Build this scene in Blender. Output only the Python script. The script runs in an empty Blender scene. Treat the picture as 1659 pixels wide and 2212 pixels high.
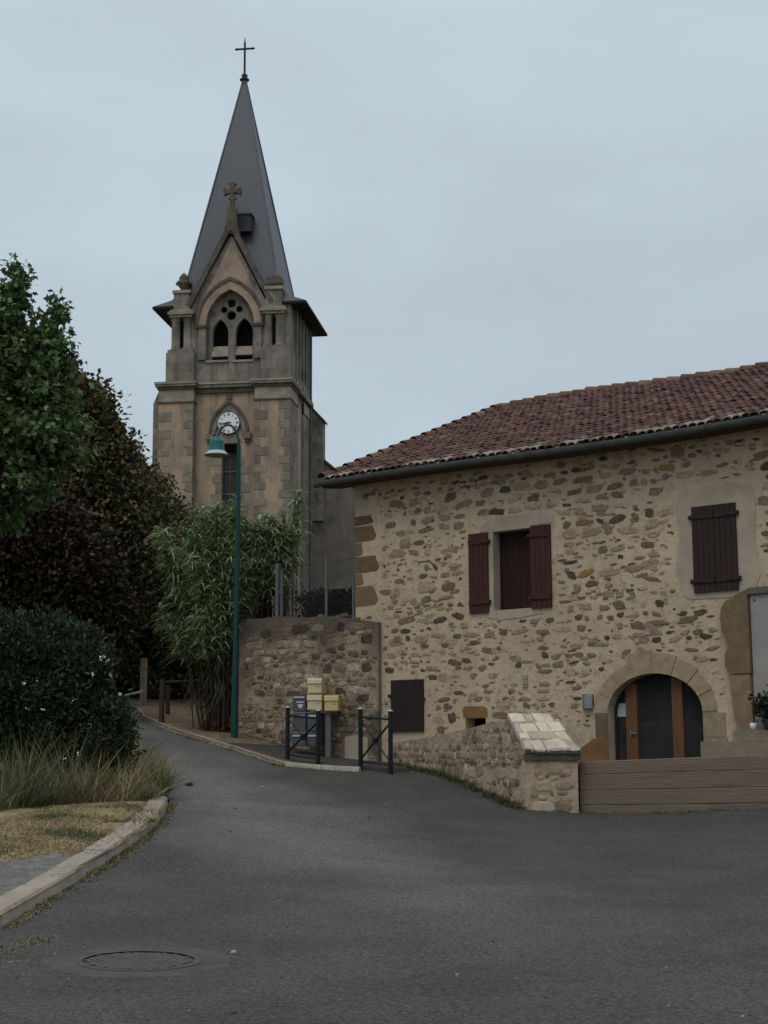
import bpy, bmesh, math, random
import numpy as np
from mathutils import Vector, Matrix
S = bpy.context.scene
COL = S.collection
rnd = random.Random(7)
NR = np.random.default_rng(11)

# ------------------------------------------------------------------ camera, world, sun
EYE = np.array([0, 0, 1.6]); FL = 3200.; CX, CY = 829.5, 1106.
PITCH = math.radians(8.78); ROLL = -0.005
camd = bpy.data.cameras.new('camera'); cam = bpy.data.objects.new('camera', camd); COL.objects.link(cam)
camd.sensor_fit = 'VERTICAL'; camd.sensor_height = 36; camd.sensor_width = 27
camd.lens = FL / 2212 * 36; camd.clip_start = .1; camd.clip_end = 3000
RM = Matrix.Rotation(math.pi / 2 + PITCH, 3, 'X') @ Matrix.Rotation(ROLL, 3, 'Z')
cam.matrix_world = Matrix.Translation(Vector(EYE)) @ RM.to_4x4()
S.camera = cam
R3 = np.array(RM)

SUN_EL, SUN_AZ = math.radians(58), math.radians(205)      # azimuth clockwise from +Y: behind the camera, to its left
w = bpy.data.worlds.new('World'); S.world = w; w.use_nodes = True
nt = w.node_tree; N = nt.nodes; N.clear()
def nn(tree, kind, **kw):
    n = tree.nodes.new(kind)
    for k, v in kw.items(): setattr(n, k, v)
    return n
sky = nn(nt, 'ShaderNodeTexSky', sky_type='NISHITA', sun_disc=False, sun_elevation=SUN_EL, sun_rotation=SUN_AZ, air_density=1.0, dust_density=3.0)
tc = nn(nt, 'ShaderNodeTexCoord'); sx = nn(nt, 'ShaderNodeSeparateXYZ')
nt.links.new(tc.outputs['Generated'], sx.inputs[0])
rp = nn(nt, 'ShaderNodeValToRGB')                          # overcast dome: brighter towards the zenith
e = rp.color_ramp.elements
e[0].position = 0.0; e[0].color = (.43, .505, .56, 1)
e[1].position = 1.0; e[1].color = (1.0, 1.0, 1.0, 1)
for p, c in ((.12, (.46, .545, .605)), (.30, (.515, .61, .675)), (.48, (.575, .68, .745)), (.65, (.76, .82, .86))):
    q = e.new(p); q.color = (*c, 1)
nt.links.new(sx.outputs['Z'], rp.inputs[0])
nz = nn(nt, 'ShaderNodeTexNoise'); nz.inputs['Scale'].default_value = 3.2; nz.inputs['Detail'].default_value = 5; nz.inputs['Roughness'].default_value = .55
mp = nn(nt, 'ShaderNodeMapping'); mp.inputs['Scale'].default_value = (1, 1, 2.6)
nt.links.new(tc.outputs['Generated'], mp.inputs[0]); nt.links.new(mp.outputs[0], nz.inputs['Vector'])
mr = nn(nt, 'ShaderNodeMapRange'); mr.inputs['From Min'].default_value = .3; mr.inputs['From Max'].default_value = .7
mr.inputs['To Min'].default_value = 9.0; mr.inputs['To Max'].default_value = 10.8
nt.links.new(nz.outputs[0], mr.inputs[0])
sc = nn(nt, 'ShaderNodeVectorMath', operation='SCALE'); nt.links.new(rp.outputs[0], sc.inputs[0]); nt.links.new(mr.outputs[0], sc.inputs['Scale'])
mx = nn(nt, 'ShaderNodeMix', data_type='RGBA'); mx.inputs[0].default_value = .93
nt.links.new(sky.outputs[0], mx.inputs[6]); nt.links.new(sc.outputs[0], mx.inputs[7])
bg = nn(nt, 'ShaderNodeBackground'); bg.inputs[1].default_value = .1
out = nn(nt, 'ShaderNodeOutputWorld')
nt.links.new(mx.outputs[2], bg.inputs[0]); nt.links.new(bg.outputs[0], out.inputs[0])

sund = bpy.data.lights.new('sun', 'SUN'); sund.energy = .85; sund.angle = math.radians(28); sund.color = (1, .96, .9)
sun = bpy.data.objects.new('sun', sund); COL.objects.link(sun)
sdir = Vector((math.sin(SUN_AZ) * math.cos(SUN_EL), math.cos(SUN_AZ) * math.cos(SUN_EL), math.sin(SUN_EL)))
sun.rotation_euler = sdir.to_track_quat('Z', 'Y').to_euler(); sun.location = (0, 0, 60)
S.view_settings.view_transform = 'Standard'; S.view_settings.look = 'None'
S.view_settings.exposure = 0; S.view_settings.gamma = 1

# ------------------------------------------------------------------ where a measured picture point lies in the place
def ray(px, py): return R3 @ np.array([(px - CX) / FL, -(py - CY) / FL, -1.])
def atY(px, py, Y): d = ray(px, py); return EYE + d * (Y / d[1])
def on_plane(px, py, o, n): d = ray(px, py); return EYE + d * (np.dot(np.asarray(o) - EYE, n) / np.dot(d, n))

FO = np.array([-.599, 30.623, 0]); FU = np.array([.7549, -.6559, 0]); FN = np.array([-.6559, -.7549, 0])   # house front
UP = np.array([0, 0, 1.])
def fz(px, py, d=0):
    q = on_plane(px, py, FO + FN * d, FN); return float(np.dot(q - FO, FU)), float(q[2])
def FP(s, z, d=0): return FO + FU * s + FN * d + UP * z
TO = np.array([-4.173, 65, 0]); TU = np.array([.9916, -.1293, 0]); TV = np.array([.1293, .9916, 0])         # church tower
def TP(a, h, b=0): return TO + TU * a + TV * b + UP * h

# ------------------------------------------------------------------ materials
MATS = {}
def mat(name, c1, c2=None, scale=4., rough=.9, detail=6, bump=0., bscale=None, attr=False, spec=.25, metallic=0., lo=.35, hi=.65, stretch=(1, 1, 1), c3=None, s3=1., lo3=.5, hi3=.7, trans=0., ashlar=None, stain=None, head=None):
    m = bpy.data.materials.new(name); m.use_nodes = True; t = m.node_tree; b = t.nodes['Principled BSDF']
    b.inputs['Roughness'].default_value = rough; b.inputs['Specular IOR Level'].default_value = spec; b.inputs['Metallic'].default_value = metallic
    tc = nn(t, 'ShaderNodeTexCoord'); mp = nn(t, 'ShaderNodeMapping'); mp.inputs['Scale'].default_value = stretch
    t.links.new(tc.outputs['Object'], mp.inputs[0])
    def noise(s, d=detail):
        n = nn(t, 'ShaderNodeTexNoise'); n.inputs['Scale'].default_value = s; n.inputs['Detail'].default_value = d; n.inputs['Roughness'].default_value = .6
        t.links.new(mp.outputs[0], n.inputs['Vector']); return n
    n1 = noise(scale)
    r = nn(t, 'ShaderNodeMapRange'); r.inputs['From Min'].default_value = lo; r.inputs['From Max'].default_value = hi
    t.links.new(n1.outputs[0], r.inputs[0])
    c2 = c2 or c1
    x = nn(t, 'ShaderNodeMix', data_type='RGBA'); t.links.new(r.outputs[0], x.inputs[0])
    x.inputs[6].default_value = (*c1, 1); x.inputs[7].default_value = (*c2, 1)
    colout = x.outputs[2]
    if c3:
        n3 = noise(s3); r3 = nn(t, 'ShaderNodeMapRange'); r3.inputs['From Min'].default_value = lo3; r3.inputs['From Max'].default_value = hi3
        t.links.new(n3.outputs[0], r3.inputs[0])
        x3 = nn(t, 'ShaderNodeMix', data_type='RGBA'); t.links.new(r3.outputs[0], x3.inputs[0]); t.links.new(colout, x3.inputs[6]); x3.inputs[7].default_value = (*c3, 1)
        colout = x3.outputs[2]
    if stain:                                               # weathering that runs down the stone
        ms_ = nn(t, 'ShaderNodeMapping'); ms_.inputs['Scale'].default_value = (2.2, 2.2, .28); t.links.new(tc.outputs['Object'], ms_.inputs[0])
        n4 = nn(t, 'ShaderNodeTexNoise'); n4.inputs['Scale'].default_value = 1.3; n4.inputs['Detail'].default_value = 7; n4.inputs['Roughness'].default_value = .65; t.links.new(ms_.outputs[0], n4.inputs['Vector'])
        r4 = nn(t, 'ShaderNodeMapRange'); r4.inputs['From Min'].default_value = .48; r4.inputs['From Max'].default_value = .72; t.links.new(n4.outputs[0], r4.inputs[0])
        x4 = nn(t, 'ShaderNodeMix', data_type='RGBA'); t.links.new(r4.outputs[0], x4.inputs[0]); t.links.new(colout, x4.inputs[6]); x4.inputs[7].default_value = (*stain, 1); colout = x4.outputs[2]
    if head:                                                # dark lichen spreading down from the wall head, broken by noise
        sh = nn(t, 'ShaderNodeSeparateXYZ'); t.links.new(tc.outputs['Object'], sh.inputs[0]); nh = nn(t, 'ShaderNodeTexNoise'); nh.inputs['Scale'].default_value = 1.1; nh.inputs['Detail'].default_value = 7; nh.inputs['Roughness'].default_value = .65; t.links.new(tc.outputs['Object'], nh.inputs['Vector'])
        ah = nn(t, 'ShaderNodeMath', operation='MULTIPLY_ADD'); ah.inputs[1].default_value = 3.4; t.links.new(nh.outputs[0], ah.inputs[0]); t.links.new(sh.outputs['Z'], ah.inputs[2])
        rh_ = nn(t, 'ShaderNodeMapRange'); rh_.inputs['From Min'].default_value = head[0]; rh_.inputs['From Max'].default_value = head[1]; rh_.inputs['To Max'].default_value = .85; t.links.new(ah.outputs[0], rh_.inputs[0])
        xh = nn(t, 'ShaderNodeMix', data_type='RGBA'); t.links.new(rh_.outputs[0], xh.inputs[0]); t.links.new(colout, xh.inputs[6]); xh.inputs[7].default_value = (*head[2], 1); colout = xh.outputs[2]
    if ashlar:                                              # coursed blocks with joints
        sp_ = nn(t, 'ShaderNodeSeparateXYZ'); t.links.new(tc.outputs['Object'], sp_.inputs[0]); ad_ = nn(t, 'ShaderNodeMath', operation='ADD'); t.links.new(sp_.outputs['X'], ad_.inputs[0]); t.links.new(sp_.outputs['Y'], ad_.inputs[1])
        cb_ = nn(t, 'ShaderNodeCombineXYZ'); t.links.new(ad_.outputs[0], cb_.inputs[0]); t.links.new(sp_.outputs['Z'], cb_.inputs[1])
        bk_ = nn(t, 'ShaderNodeTexBrick'); bk_.inputs['Scale'].default_value = 1; bk_.inputs['Brick Width'].default_value = ashlar[0]; bk_.inputs['Row Height'].default_value = ashlar[1]; bk_.inputs['Mortar Size'].default_value = .014; bk_.inputs['Mortar Smooth'].default_value = .4
        bk_.inputs['Color1'].default_value = (1.1, 1.09, 1.08, 1); bk_.inputs['Color2'].default_value = (.74, .74, .75, 1); bk_.inputs['Mortar'].default_value = (.62, .6, .58, 1); t.links.new(cb_.outputs[0], bk_.inputs['Vector'])
        xb_ = nn(t, 'ShaderNodeMix', data_type='RGBA', blend_type='MULTIPLY'); xb_.inputs[0].default_value = .8; t.links.new(colout, xb_.inputs[6]); t.links.new(bk_.outputs['Color'], xb_.inputs[7]); colout = xb_.outputs[2]
    if attr:                                                # each stone / leaf / tile has its own colour
        a = nn(t, 'ShaderNodeAttribute', attribute_name='Col')
        xm = nn(t, 'ShaderNodeMix', data_type='RGBA', blend_type='MULTIPLY'); xm.inputs[0].default_value = 1
        t.links.new(a.outputs['Color'], xm.inputs[6]); t.links.new(colout, xm.inputs[7]); colout = xm.outputs[2]
    t.links.new(colout, b.inputs['Base Color'])
    if bump:
        nb = noise(bscale or scale * 4, 8); bp = nn(t, 'ShaderNodeBump'); bp.inputs['Strength'].default_value = bump; bp.inputs['Distance'].default_value = .03
        t.links.new(nb.outputs[0], bp.inputs['Height']); t.links.new(bp.outputs[0], b.inputs['Normal'])
    if trans:
        tr = nn(t, 'ShaderNodeBsdfTranslucent'); t.links.new(colout, tr.inputs[0])
        ms = nn(t, 'ShaderNodeMixShader'); ms.inputs[0].default_value = trans
        o = t.nodes['Material Output']; t.links.new(b.outputs[0], ms.inputs[1]); t.links.new(tr.outputs[0], ms.inputs[2]); t.links.new(ms.outputs[0], o.inputs[0])
    MATS[name] = m; return m

M = MATS
mat('mortar', (.53, .425, .30), (.41, .325, .228), .9, bump=.8, bscale=9, c3=(.32, .238, .165), s3=7, lo3=.54, hi3=.68, stain=(.40, .31, .225))
mat('rubble', (1, 1, 1), (.62, .6, .58), 14, attr=True, bump=.6, bscale=26)
mat('old_mortar', (.40, .31, .22), (.235, .18, .13), 3.5, bump=1., bscale=9, c3=(.085, .07, .057), s3=.75, lo3=.49, hi3=.62, stain=(.2, .155, .115), head=(3.6, 4.5, (.085, .074, .062)))
mat('wing_mortar', (.44, .345, .25), (.29, .225, .16), 3.5, bump=1., bscale=9, c3=(.13, .11, .085), s3=3, lo3=.52, hi3=.7)
mat('wing_rubble', (1, 1, 1), (.7, .68, .66), 6, attr=True, bump=.9, bscale=16)
mat('old_rubble', (1, 1, 1), (.45, .43, .41), 5, attr=True, bump=.9, bscale=18, c3=(.5, .47, .44), s3=.75, lo3=.49, hi3=.62, head=(3.7, 4.7, (.33, .31, .29)))
mat('render_grey', (.41, .345, .265), (.31, .255, .195), 1.6, bump=.3, bscale=10)
mat('step_stone', (.25, .205, .155), (.19, .155, .115), 2.2, bump=.4)
mat('ochre_stone', (.23, .13, .055), (.16, .088, .04), 3, bump=.4, bscale=20)
mat('tan_stone', (1, 1, 1), (.75, .72, .68), 6, attr=True, bump=.4, bscale=22)
mat('roof_tile', (1, 1, 1), (.66, .64, .63), 7, attr=True, bump=.4, bscale=30, c3=(.6, .57, .52), s3=.7, lo3=.5, hi3=.75)
mat('gutter', (.085, .09, .082), (.05, .055, .05), 5, rough=.6)
mat('dark_wood', (.03, .02, .018), (.022, .015, .014), 3, stretch=(6, 6, .6), bump=.3)
mat('shutter_red', (.062, .022, .019), (.042, .016, .014), 3, stretch=(8, 8, .7), rough=.75, bump=.15)
mat('shutter_brown', (.036, .02, .018), (.028, .016, .015), 3, stretch=(8, 8, .7), rough=.75, bump=.15)
mat('inner_red_shaded', (.035, .012, .012), (.024, .009, .009), 3, stretch=(8, 8, .7))  # shutter red darkened: shade of the window recess put into the colour
mat('door_wood', (.155, .072, .032), (.11, .05, .023), 4, stretch=(7, 7, .5), rough=.6, bump=.1)
mat('glass', (.035, .036, .034), (.022, .024, .024), 1.5, rough=.05, spec=.5)
mat('paper', (.4, .45, .46), rough=.8)
mat('steel', (.36, .36, .4), (.26, .26, .29), 6, rough=.38, metallic=.85)
mat('pale_panel', (.32, .29, .275), (.27, .245, .23), 2, rough=.6)
mat('black_iron', (.022, .023, .026), rough=.6)
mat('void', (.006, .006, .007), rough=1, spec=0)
mat('sleeper', (.185, .138, .104), (.15, .112, .086), 2.0, stretch=(.35, .35, 4), bump=.5, bscale=12, c3=(.075, .056, .045), s3=1.2, lo3=.55, hi3=.8)
mat('coping', (.44, .385, .305), (.25, .21, .165), 5, bump=.6, bscale=12)
mat('dark_coping', (.10, .09, .075), (.05, .046, .04), 3, bump=.5)
mat('tower_warm', (.385, .285, .205), (.29, .22, .162), 1.0, bump=.35, bscale=9, c3=(.17, .143, .115), s3=1.1, lo3=.52, hi3=.72, stain=(.18, .148, .118))
mat('tower_grey', (.265, .235, .195), (.175, .157, .134), .9, bump=.4, bscale=8, c3=(.10, .09, .077), s3=1.6, lo3=.52, hi3=.72, stain=(.085, .075, .063), ashlar=(.85, .42))
mat('nave_plaster', (.24, .205, .165), (.15, .13, .11), .45, bump=.4, bscale=6, c3=(.11, .095, .08), s3=.8, lo3=.5, hi3=.7, stain=(.13, .11, .09))
mat('tower_pale', (.33, .285, .225), (.2, .172, .137), 1.8, bump=.35, bscale=9)
mat('tower_block', (1, 1, 1), (.66, .65, .64), 2.5, attr=True, bump=.4, bscale=9)
mat('tower_dark', (.13, .107, .082), (.065, .055, .045), 2.2, bump=.5, bscale=7)
mat('lead', (.13, .145, .165), (.09, .1, .115), 2, rough=.55)
mat('slate_plain', (.055, .058, .066), (.04, .043, .05), 2)
mat('clock_white', (.72, .74, .74), rough=.5)
mat('clock_black', (.03, .035, .04), rough=.5)
mat('louvre', (.05, .051, .056), (.032, .033, .037), 1.2)
mat('lamp_green', (.013, .13, .12), (.009, .10, .09), 2, rough=.45)
mat('pole_green', (.008, .06, .055), (.006, .045, .042), 2, rough=.5)
mat('lamp_shade_pale', (.36, .47, .5), (.30, .40, .43), 3, rough=.35)
mat('lamp_under', (.26, .22, .19), rough=.6)
mat('barrier_green', (.007, .017, .014), (.005, .012, .01), 3, rough=.5)
mat('box_yellow', (.60, .50, .31), (.54, .45, .28), 3, rough=.55)
mat('box_ochre', (.58, .44, .21), (.52, .39, .185), 3, rough=.55)
mat('box_grey', (.085, .09, .095), (.07, .074, .08), 4, rough=.5)
mat('plate', (.5, .52, .53), rough=.45)
mat('galv', (.16, .17, .175), (.12, .125, .13), 5, rough=.5, metallic=.4)
mat('wire', (.04, .042, .042), rough=.6)
mat('leaf', (1, 1, 1), (.72, .74, .7), 1.2, attr=True, rough=.6, spec=.25, trans=.22)
mat('leaf_dark', (1, 1, 1), (.72, .74, .7), 1.2, attr=True, rough=.7, spec=.15, trans=.1)
mat('leaf_glossy', (1, 1, 1), (.75, .77, .75), 1.5, attr=True, rough=.65, spec=.12, trans=.14)
mat('petal', (.75, .75, .74), rough=.6)
mat('bark', (.06, .045, .035), (.035, .027, .022), 5, bump=.8, stretch=(3, 3, .6))
mat('post_wood', (.085, .06, .042), (.055, .04, .03), 5, bump=.5, stretch=(5, 5, .6))
mat('kerb_stone', (.33, .285, .24), (.25, .212, .18), 2.2, bump=.4, bscale=30, c3=(.16, .145, .125), s3=6, lo3=.55, hi3=.75)
mat('kerb_white', (.36, .33, .29), (.25, .225, .2), 3, bump=.3)
mat('soil', (.17, .125, .08), (.115, .085, .058), 3, bump=.8, bscale=20, c3=(.26, .2, .11), s3=5)
mat('straw_ground', (.36, .275, .155), (.23, .18, .105), 3.2, bump=1., bscale=40, c3=(.12, .105, .055), s3=2.2, lo3=.5, hi3=.62)
mat('gravel', (.21, .208, .195), (.10, .10, .096), 9, bump=1., bscale=45, c3=(.2, .19, .17), s3=9, lo3=.6, hi3=.75)
mat('pavement', (.06, .056, .052), (.045, .042, .04), 3, bump=.6, bscale=50)
mat('manhole_iron', (.15, .147, .148), (.10, .10, .10), 8, rough=.6, metallic=.3, bump=.3)
mat('manhole_frame', (.085, .083, .083), (.06, .06, .06), 8, rough=.7, metallic=.2)
mat('patch', (.088, .086, .081), (.06, .059, .056), 3, bump=.7, bscale=50)
mat('earth', (.06, .055, .035), (.04, .038, .025), 2, bump=.6)

def asphalt():
    m = mat('asphalt', (.06, .059, .056), (.045, .0447, .043), .8, rough=.88, spec=.25, detail=10, lo=.38, hi=.62)
    t = m.node_tree; b = t.nodes['Principled BSDF']
    src = b.inputs['Base Color'].links[0].from_socket
    tc = nn(t, 'ShaderNodeTexCoord')
    v = nn(t, 'ShaderNodeTexVoronoi'); v.inputs['Scale'].default_value = 75; t.links.new(tc.outputs['Object'], v.inputs['Vector'])
    n = nn(t, 'ShaderNodeTexNoise'); n.inputs['Scale'].default_value = 42; n.inputs['Detail'].default_value = 6; t.links.new(tc.outputs['Object'], n.inputs['Vector'])
    r = nn(t, 'ShaderNodeMapRange'); r.inputs['From Min'].default_value = .25; r.inputs['From Max'].default_value = .75; r.inputs['To Min'].default_value = .55; r.inputs['To Max'].default_value = 1.5
    t.links.new(n.outputs[0], r.inputs[0])
    # traffic-worn paler lane following the road up the hill
    w_ = nn(t, 'ShaderNodeSeparateXYZ'); t.links.new(tc.outputs['Object'], w_.inputs[0])
    n2 = nn(t, 'ShaderNodeTexNoise'); n2.inputs['Scale'].default_value = .55; n2.inputs['Detail'].default_value = 5; t.links.new(tc.outputs['Object'], n2.inputs['Vector'])
    sub = nn(t, 'ShaderNodeMath', operation='MULTIPLY_ADD'); sub.inputs[1].default_value = .30; sub.inputs[2].default_value = -4.6     # lane centre x ~ 4.6-.30y
    t.links.new(w_.outputs['Y'], sub.inputs[0])
    ad = nn(t, 'ShaderNodeMath', operation='ADD'); t.links.new(sub.outputs[0], ad.inputs[0]); t.links.new(w_.outputs['X'], ad.inputs[1])
    ab = nn(t, 'ShaderNodeMath', operation='ABSOLUTE'); t.links.new(ad.outputs[0], ab.inputs[0])
    ma = nn(t, 'ShaderNodeMath', operation='MULTIPLY_ADD'); ma.inputs[1].default_value = -.3; ma.inputs[2].default_value = .65; t.links.new(ab.outputs[0], ma.inputs[0])
    mb_ = nn(t, 'ShaderNodeMath', operation='ADD', use_clamp=True); t.links.new(ma.outputs[0], mb_.inputs[0])
    m3 = nn(t, 'ShaderNodeMath', operation='MULTIPLY_ADD'); m3.inputs[1].default_value = 1.5; m3.inputs[2].default_value = -.75; t.links.new(n2.outputs[0], m3.inputs[0]); t.links.new(m3.outputs[0], mb_.inputs[1])
    yk = nn(t, 'ShaderNodeMapRange'); yk.inputs['From Min'].default_value = 10; yk.inputs['From Max'].default_value = 19; t.links.new(w_.outputs['Y'], yk.inputs[0])
    mm = nn(t, 'ShaderNodeMath', operation='MULTIPLY'); t.links.new(mb_.outputs[0], mm.inputs[0]); t.links.new(yk.outputs[0], mm.inputs[1])
    x = nn(t, 'ShaderNodeMix', data_type='RGBA'); t.links.new(mm.outputs[0], x.inputs[0]); t.links.new(src, x.inputs[6]); x.inputs[7].default_value = (.14, .137, .132, 1)
    sc = nn(t, 'ShaderNodeVectorMath', operation='SCALE'); t.links.new(x.outputs[2], sc.inputs[0]); t.links.new(r.outputs[0], sc.inputs['Scale'])
    vc = nn(t, 'ShaderNodeTexVoronoi'); vc.inputs['Scale'].default_value = 60; t.links.new(tc.outputs['Object'], vc.inputs['Vector'])
    sv = nn(t, 'ShaderNodeSeparateColor'); t.links.new(vc.outputs['Color'], sv.inputs[0])
    rv = nn(t, 'ShaderNodeMapRange'); rv.inputs['To Min'].default_value = .55; rv.inputs['To Max'].default_value = 1.45; t.links.new(sv.outputs[0], rv.inputs[0])
    sg = nn(t, 'ShaderNodeVectorMath', operation='SCALE'); t.links.new(sc.outputs[0], sg.inputs[0]); t.links.new(rv.outputs[0], sg.inputs['Scale'])
    t.links.new(sg.outputs[0], b.inputs['Base Color'])
    bp = nn(t, 'ShaderNodeBump'); bp.inputs['Strength'].default_value = .5; bp.inputs['Distance'].default_value = .01
    t.links.new(v.outputs['Distance'], bp.inputs['Height']); t.links.new(bp.outputs[0], b.inputs['Normal'])
asphalt()

def slate():
    m = mat('slate', (.060, .070, .088), (.047, .054, .068), .5)
    t = m.node_tree; b = t.nodes['Principled BSDF']; src = b.inputs['Base Color'].links[0].from_socket
    uv = nn(t, 'ShaderNodeUVMap'); br = nn(t, 'ShaderNodeTexBrick')
    br.inputs['Scale'].default_value = 1; br.inputs['Brick Width'].default_value = .26; br.inputs['Row Height'].default_value = .17; br.inputs['Mortar Size'].default_value = .012
    br.inputs['Color1'].default_value = (1.05, 1.05, 1.05, 1); br.inputs['Color2'].default_value = (.9, .9, .91, 1); br.inputs['Mortar'].default_value = (.78, .78, .78, 1)
    t.links.new(uv.outputs[0], br.inputs['Vector'])
    x = nn(t, 'ShaderNodeMix', data_type='RGBA', blend_type='MULTIPLY'); x.inputs[0].default_value = 1
    t.links.new(src, x.inputs[6]); t.links.new(br.outputs['Color'], x.inputs[7]); t.links.new(x.outputs[2], b.inputs['Base Color'])
    b.inputs['Roughness'].default_value = .5; b.inputs['Specular IOR Level'].default_value = .45
    bp = nn(t, 'ShaderNodeBump'); bp.inputs['Strength'].default_value = .25; bp.inputs['Distance'].default_value = .02
    t.links.new(br.outputs['Fac'], bp.inputs['Height']); bp.invert = True; t.links.new(bp.outputs[0], b.inputs['Normal'])
slate()

# ------------------------------------------------------------------ mesh building
def thing(name, label, cat, loc, group=None):
    o = bpy.data.objects.new(name, None); COL.objects.link(o); o.location = tuple(float(v) for v in loc); o.empty_display_size = .2
    o['label'] = label; o['category'] = cat
    if group: o['group'] = group
    return o
def tag(o, label, cat, group=None, kind=None):
    o['label'] = label; o['category'] = cat
    if group: o['group'] = group
    if kind: o['kind'] = kind
    return o
class MB:
    def __init__(s): s.v = []; s.f = []; s.m = []; s.c = []; s.sm = []
    def add(s, vs, fs, m=0, c=(1, 1, 1), sm=False):
        k = len(s.v); s.v += [tuple(map(float, p)) for p in vs]
        for f in fs: s.f.append(tuple(i + k for i in f)); s.m.append(m); s.c.append(c); s.sm.append(sm)
    def prism(s, ring0, ring1, m=0, c=(1, 1, 1), cap=True, sm=False):
        n = len(ring0); fs = [(i, (i + 1) % n, n + (i + 1) % n, n + i) for i in range(n)]
        s.add(list(ring0) + list(ring1), fs, m, c, sm)
        if cap: s.add(list(ring0), [tuple(range(n))[::-1]], m, c); s.add(list(ring1), [tuple(range(n))], m, c)
    def box(s, P, a0, a1, h0, h1, b0, b1, m=0, c=(1, 1, 1), taper=0.):
        t = taper
        r0 = [P(a0, h0, b0), P(a1, h0, b0), P(a1, h0, b1), P(a0, h0, b1)]
        r1 = [P(a0 + t, h1, b0 + t * (1 if b1 > b0 else -1)), P(a1 - t, h1, b0 + t * (1 if b1 > b0 else -1)), P(a1 - t, h1, b1 - t * (1 if b1 > b0 else -1)), P(a0 + t, h1, b1 - t * (1 if b1 > b0 else -1))]
        s.prism(r0, r1, m, c)
    def poly(s, P, pts, b0, b1, m=0, c=(1, 1, 1)):             # 2-D outline (a,h) extruded from depth b0 to b1
        s.prism([P(a, h, b0) for a, h in pts], [P(a, h, b1) for a, h in pts], m, c)
    def tube(s, pts, r, n=8, m=0, c=(1, 1, 1), r2=None, cap=True):
        pts = [Vector(tuple(map(float, p))) for p in pts]; K = len(pts); rings = []
        ref = None
        for i in range(K):
            t = (pts[min(i + 1, K - 1)] - pts[max(i - 1, 0)]).normalized()
            if ref is None: ref = t.orthogonal().normalized()
            ref = (ref - t * ref.dot(t)).normalized(); q = t.cross(ref)
            rr = r if r2 is None else r + (r2 - r) * i / (K - 1)
            rings.append([pts[i] + (ref * math.cos(2 * math.pi * j / n) + q * math.sin(2 * math.pi * j / n)) * rr for j in range(n)])
        vs = [p for g in rings for p in g]; fs = []
        for i in range(K - 1):
            for j in range(n): fs.append((i * n + j, i * n + (j + 1) % n, (i + 1) * n + (j + 1) % n, (i + 1) * n + j))
        s.add(vs, fs, m, c, n > 5)
        if cap: s.add(rings[0], [tuple(range(n))[::-1]], m, c); s.add(rings[-1], [tuple(range(n))], m, c)
    def lathe(s, o, prof, n=20, m=0, c=(1, 1, 1)):            # prof: (radius, height)
        vs = [(o[0] + r * math.cos(2 * math.pi * j / n), o[1] + r * math.sin(2 * math.pi * j / n), o[2] + h) for r, h in prof for j in range(n)]
        fs = [(i * n + j, i * n + (j + 1) % n, (i + 1) * n + (j + 1) % n, (i + 1) * n + j) for i in range(len(prof) - 1) for j in range(n)]
        s.add(vs, fs, m, c, True)
    def panel(s, P, outer, holes, b, depth, m=0, mr=None):     # flat sheet with holes and real reveals
        bm = bmesh.new(); es = []
        for loop in [outer] + holes:
            vv = [bm.verts.new((a, h, 0)) for a, h in loop]
            es += [bm.edges.new((vv[i], vv[(i + 1) % len(vv)])) for i in range(len(vv))]
        bmesh.ops.triangle_fill(bm, use_beauty=True, use_dissolve=False, edges=es, normal=(0, 0, 1))
        bm.verts.index_update()
        s.add([P(v.co.x, v.co.y, b) for v in bm.verts], [tuple(v.index for v in f.verts) for f in bm.faces], m)
        bm.free()
        for loop in holes: s.prism([P(a, h, b) for a, h in loop], [P(a, h, b + depth) for a, h in loop], m if mr is None else mr, cap=False)
    def build(s, name, mats, parent=None, fix=True, uv=None):
        off = np.array(parent.matrix_basis.translation) if parent and parent.type == 'EMPTY' else np.zeros(3)
        p = parent
        while p and p.parent: p = p.parent
        if p and parent is not p: off = np.array(p.matrix_basis.translation)
        me = bpy.data.meshes.new(name); V = np.array(s.v, dtype=float) - off
        me.from_pydata(V.tolist(), [], s.f)
        for k in ([mats] if isinstance(mats, str) else mats): me.materials.append(M[k])
        me.polygons.foreach_set('material_index', np.array(s.m, dtype=np.int32))
        me.polygons.foreach_set('use_smooth', np.array(s.sm, dtype=bool))
        ln = np.array([len(f) for f in s.f]); cc = np.repeat(np.c_[np.array(s.c, dtype=np.float32), np.ones(len(s.f), np.float32)], ln, axis=0)
        at = me.color_attributes.new('Col', 'FLOAT_COLOR', 'CORNER'); at.data.foreach_set('color', cc.ravel().astype(np.float32))
        if uv is not None:
            ul = me.uv_layers.new(name='UVMap'); ul.data.foreach_set('uv', np.array(uv, dtype=np.float32).ravel())
        if fix:
            bm = bmesh.new(); bm.from_mesh(me); bmesh.ops.recalc_face_normals(bm, faces=bm.faces[:]); bm.to_mesh(me); bm.free()
        me.update()
        o = bpy.data.objects.new(name, me); COL.objects.link(o)
        if parent: o.parent = parent
        return o
def dup(root, delta, label, group=None):
    r = root.copy(); COL.objects.link(r); r.location = root.location + Vector(tuple(map(float, delta))); r['label'] = label
    if group: r['group'] = group
    for ch in list(root.children):
        c = ch.copy(); COL.objects.link(c); c.parent = r
        for g in ch.children:
            d = g.copy(); COL.objects.link(d); d.parent = c
    return r

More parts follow.
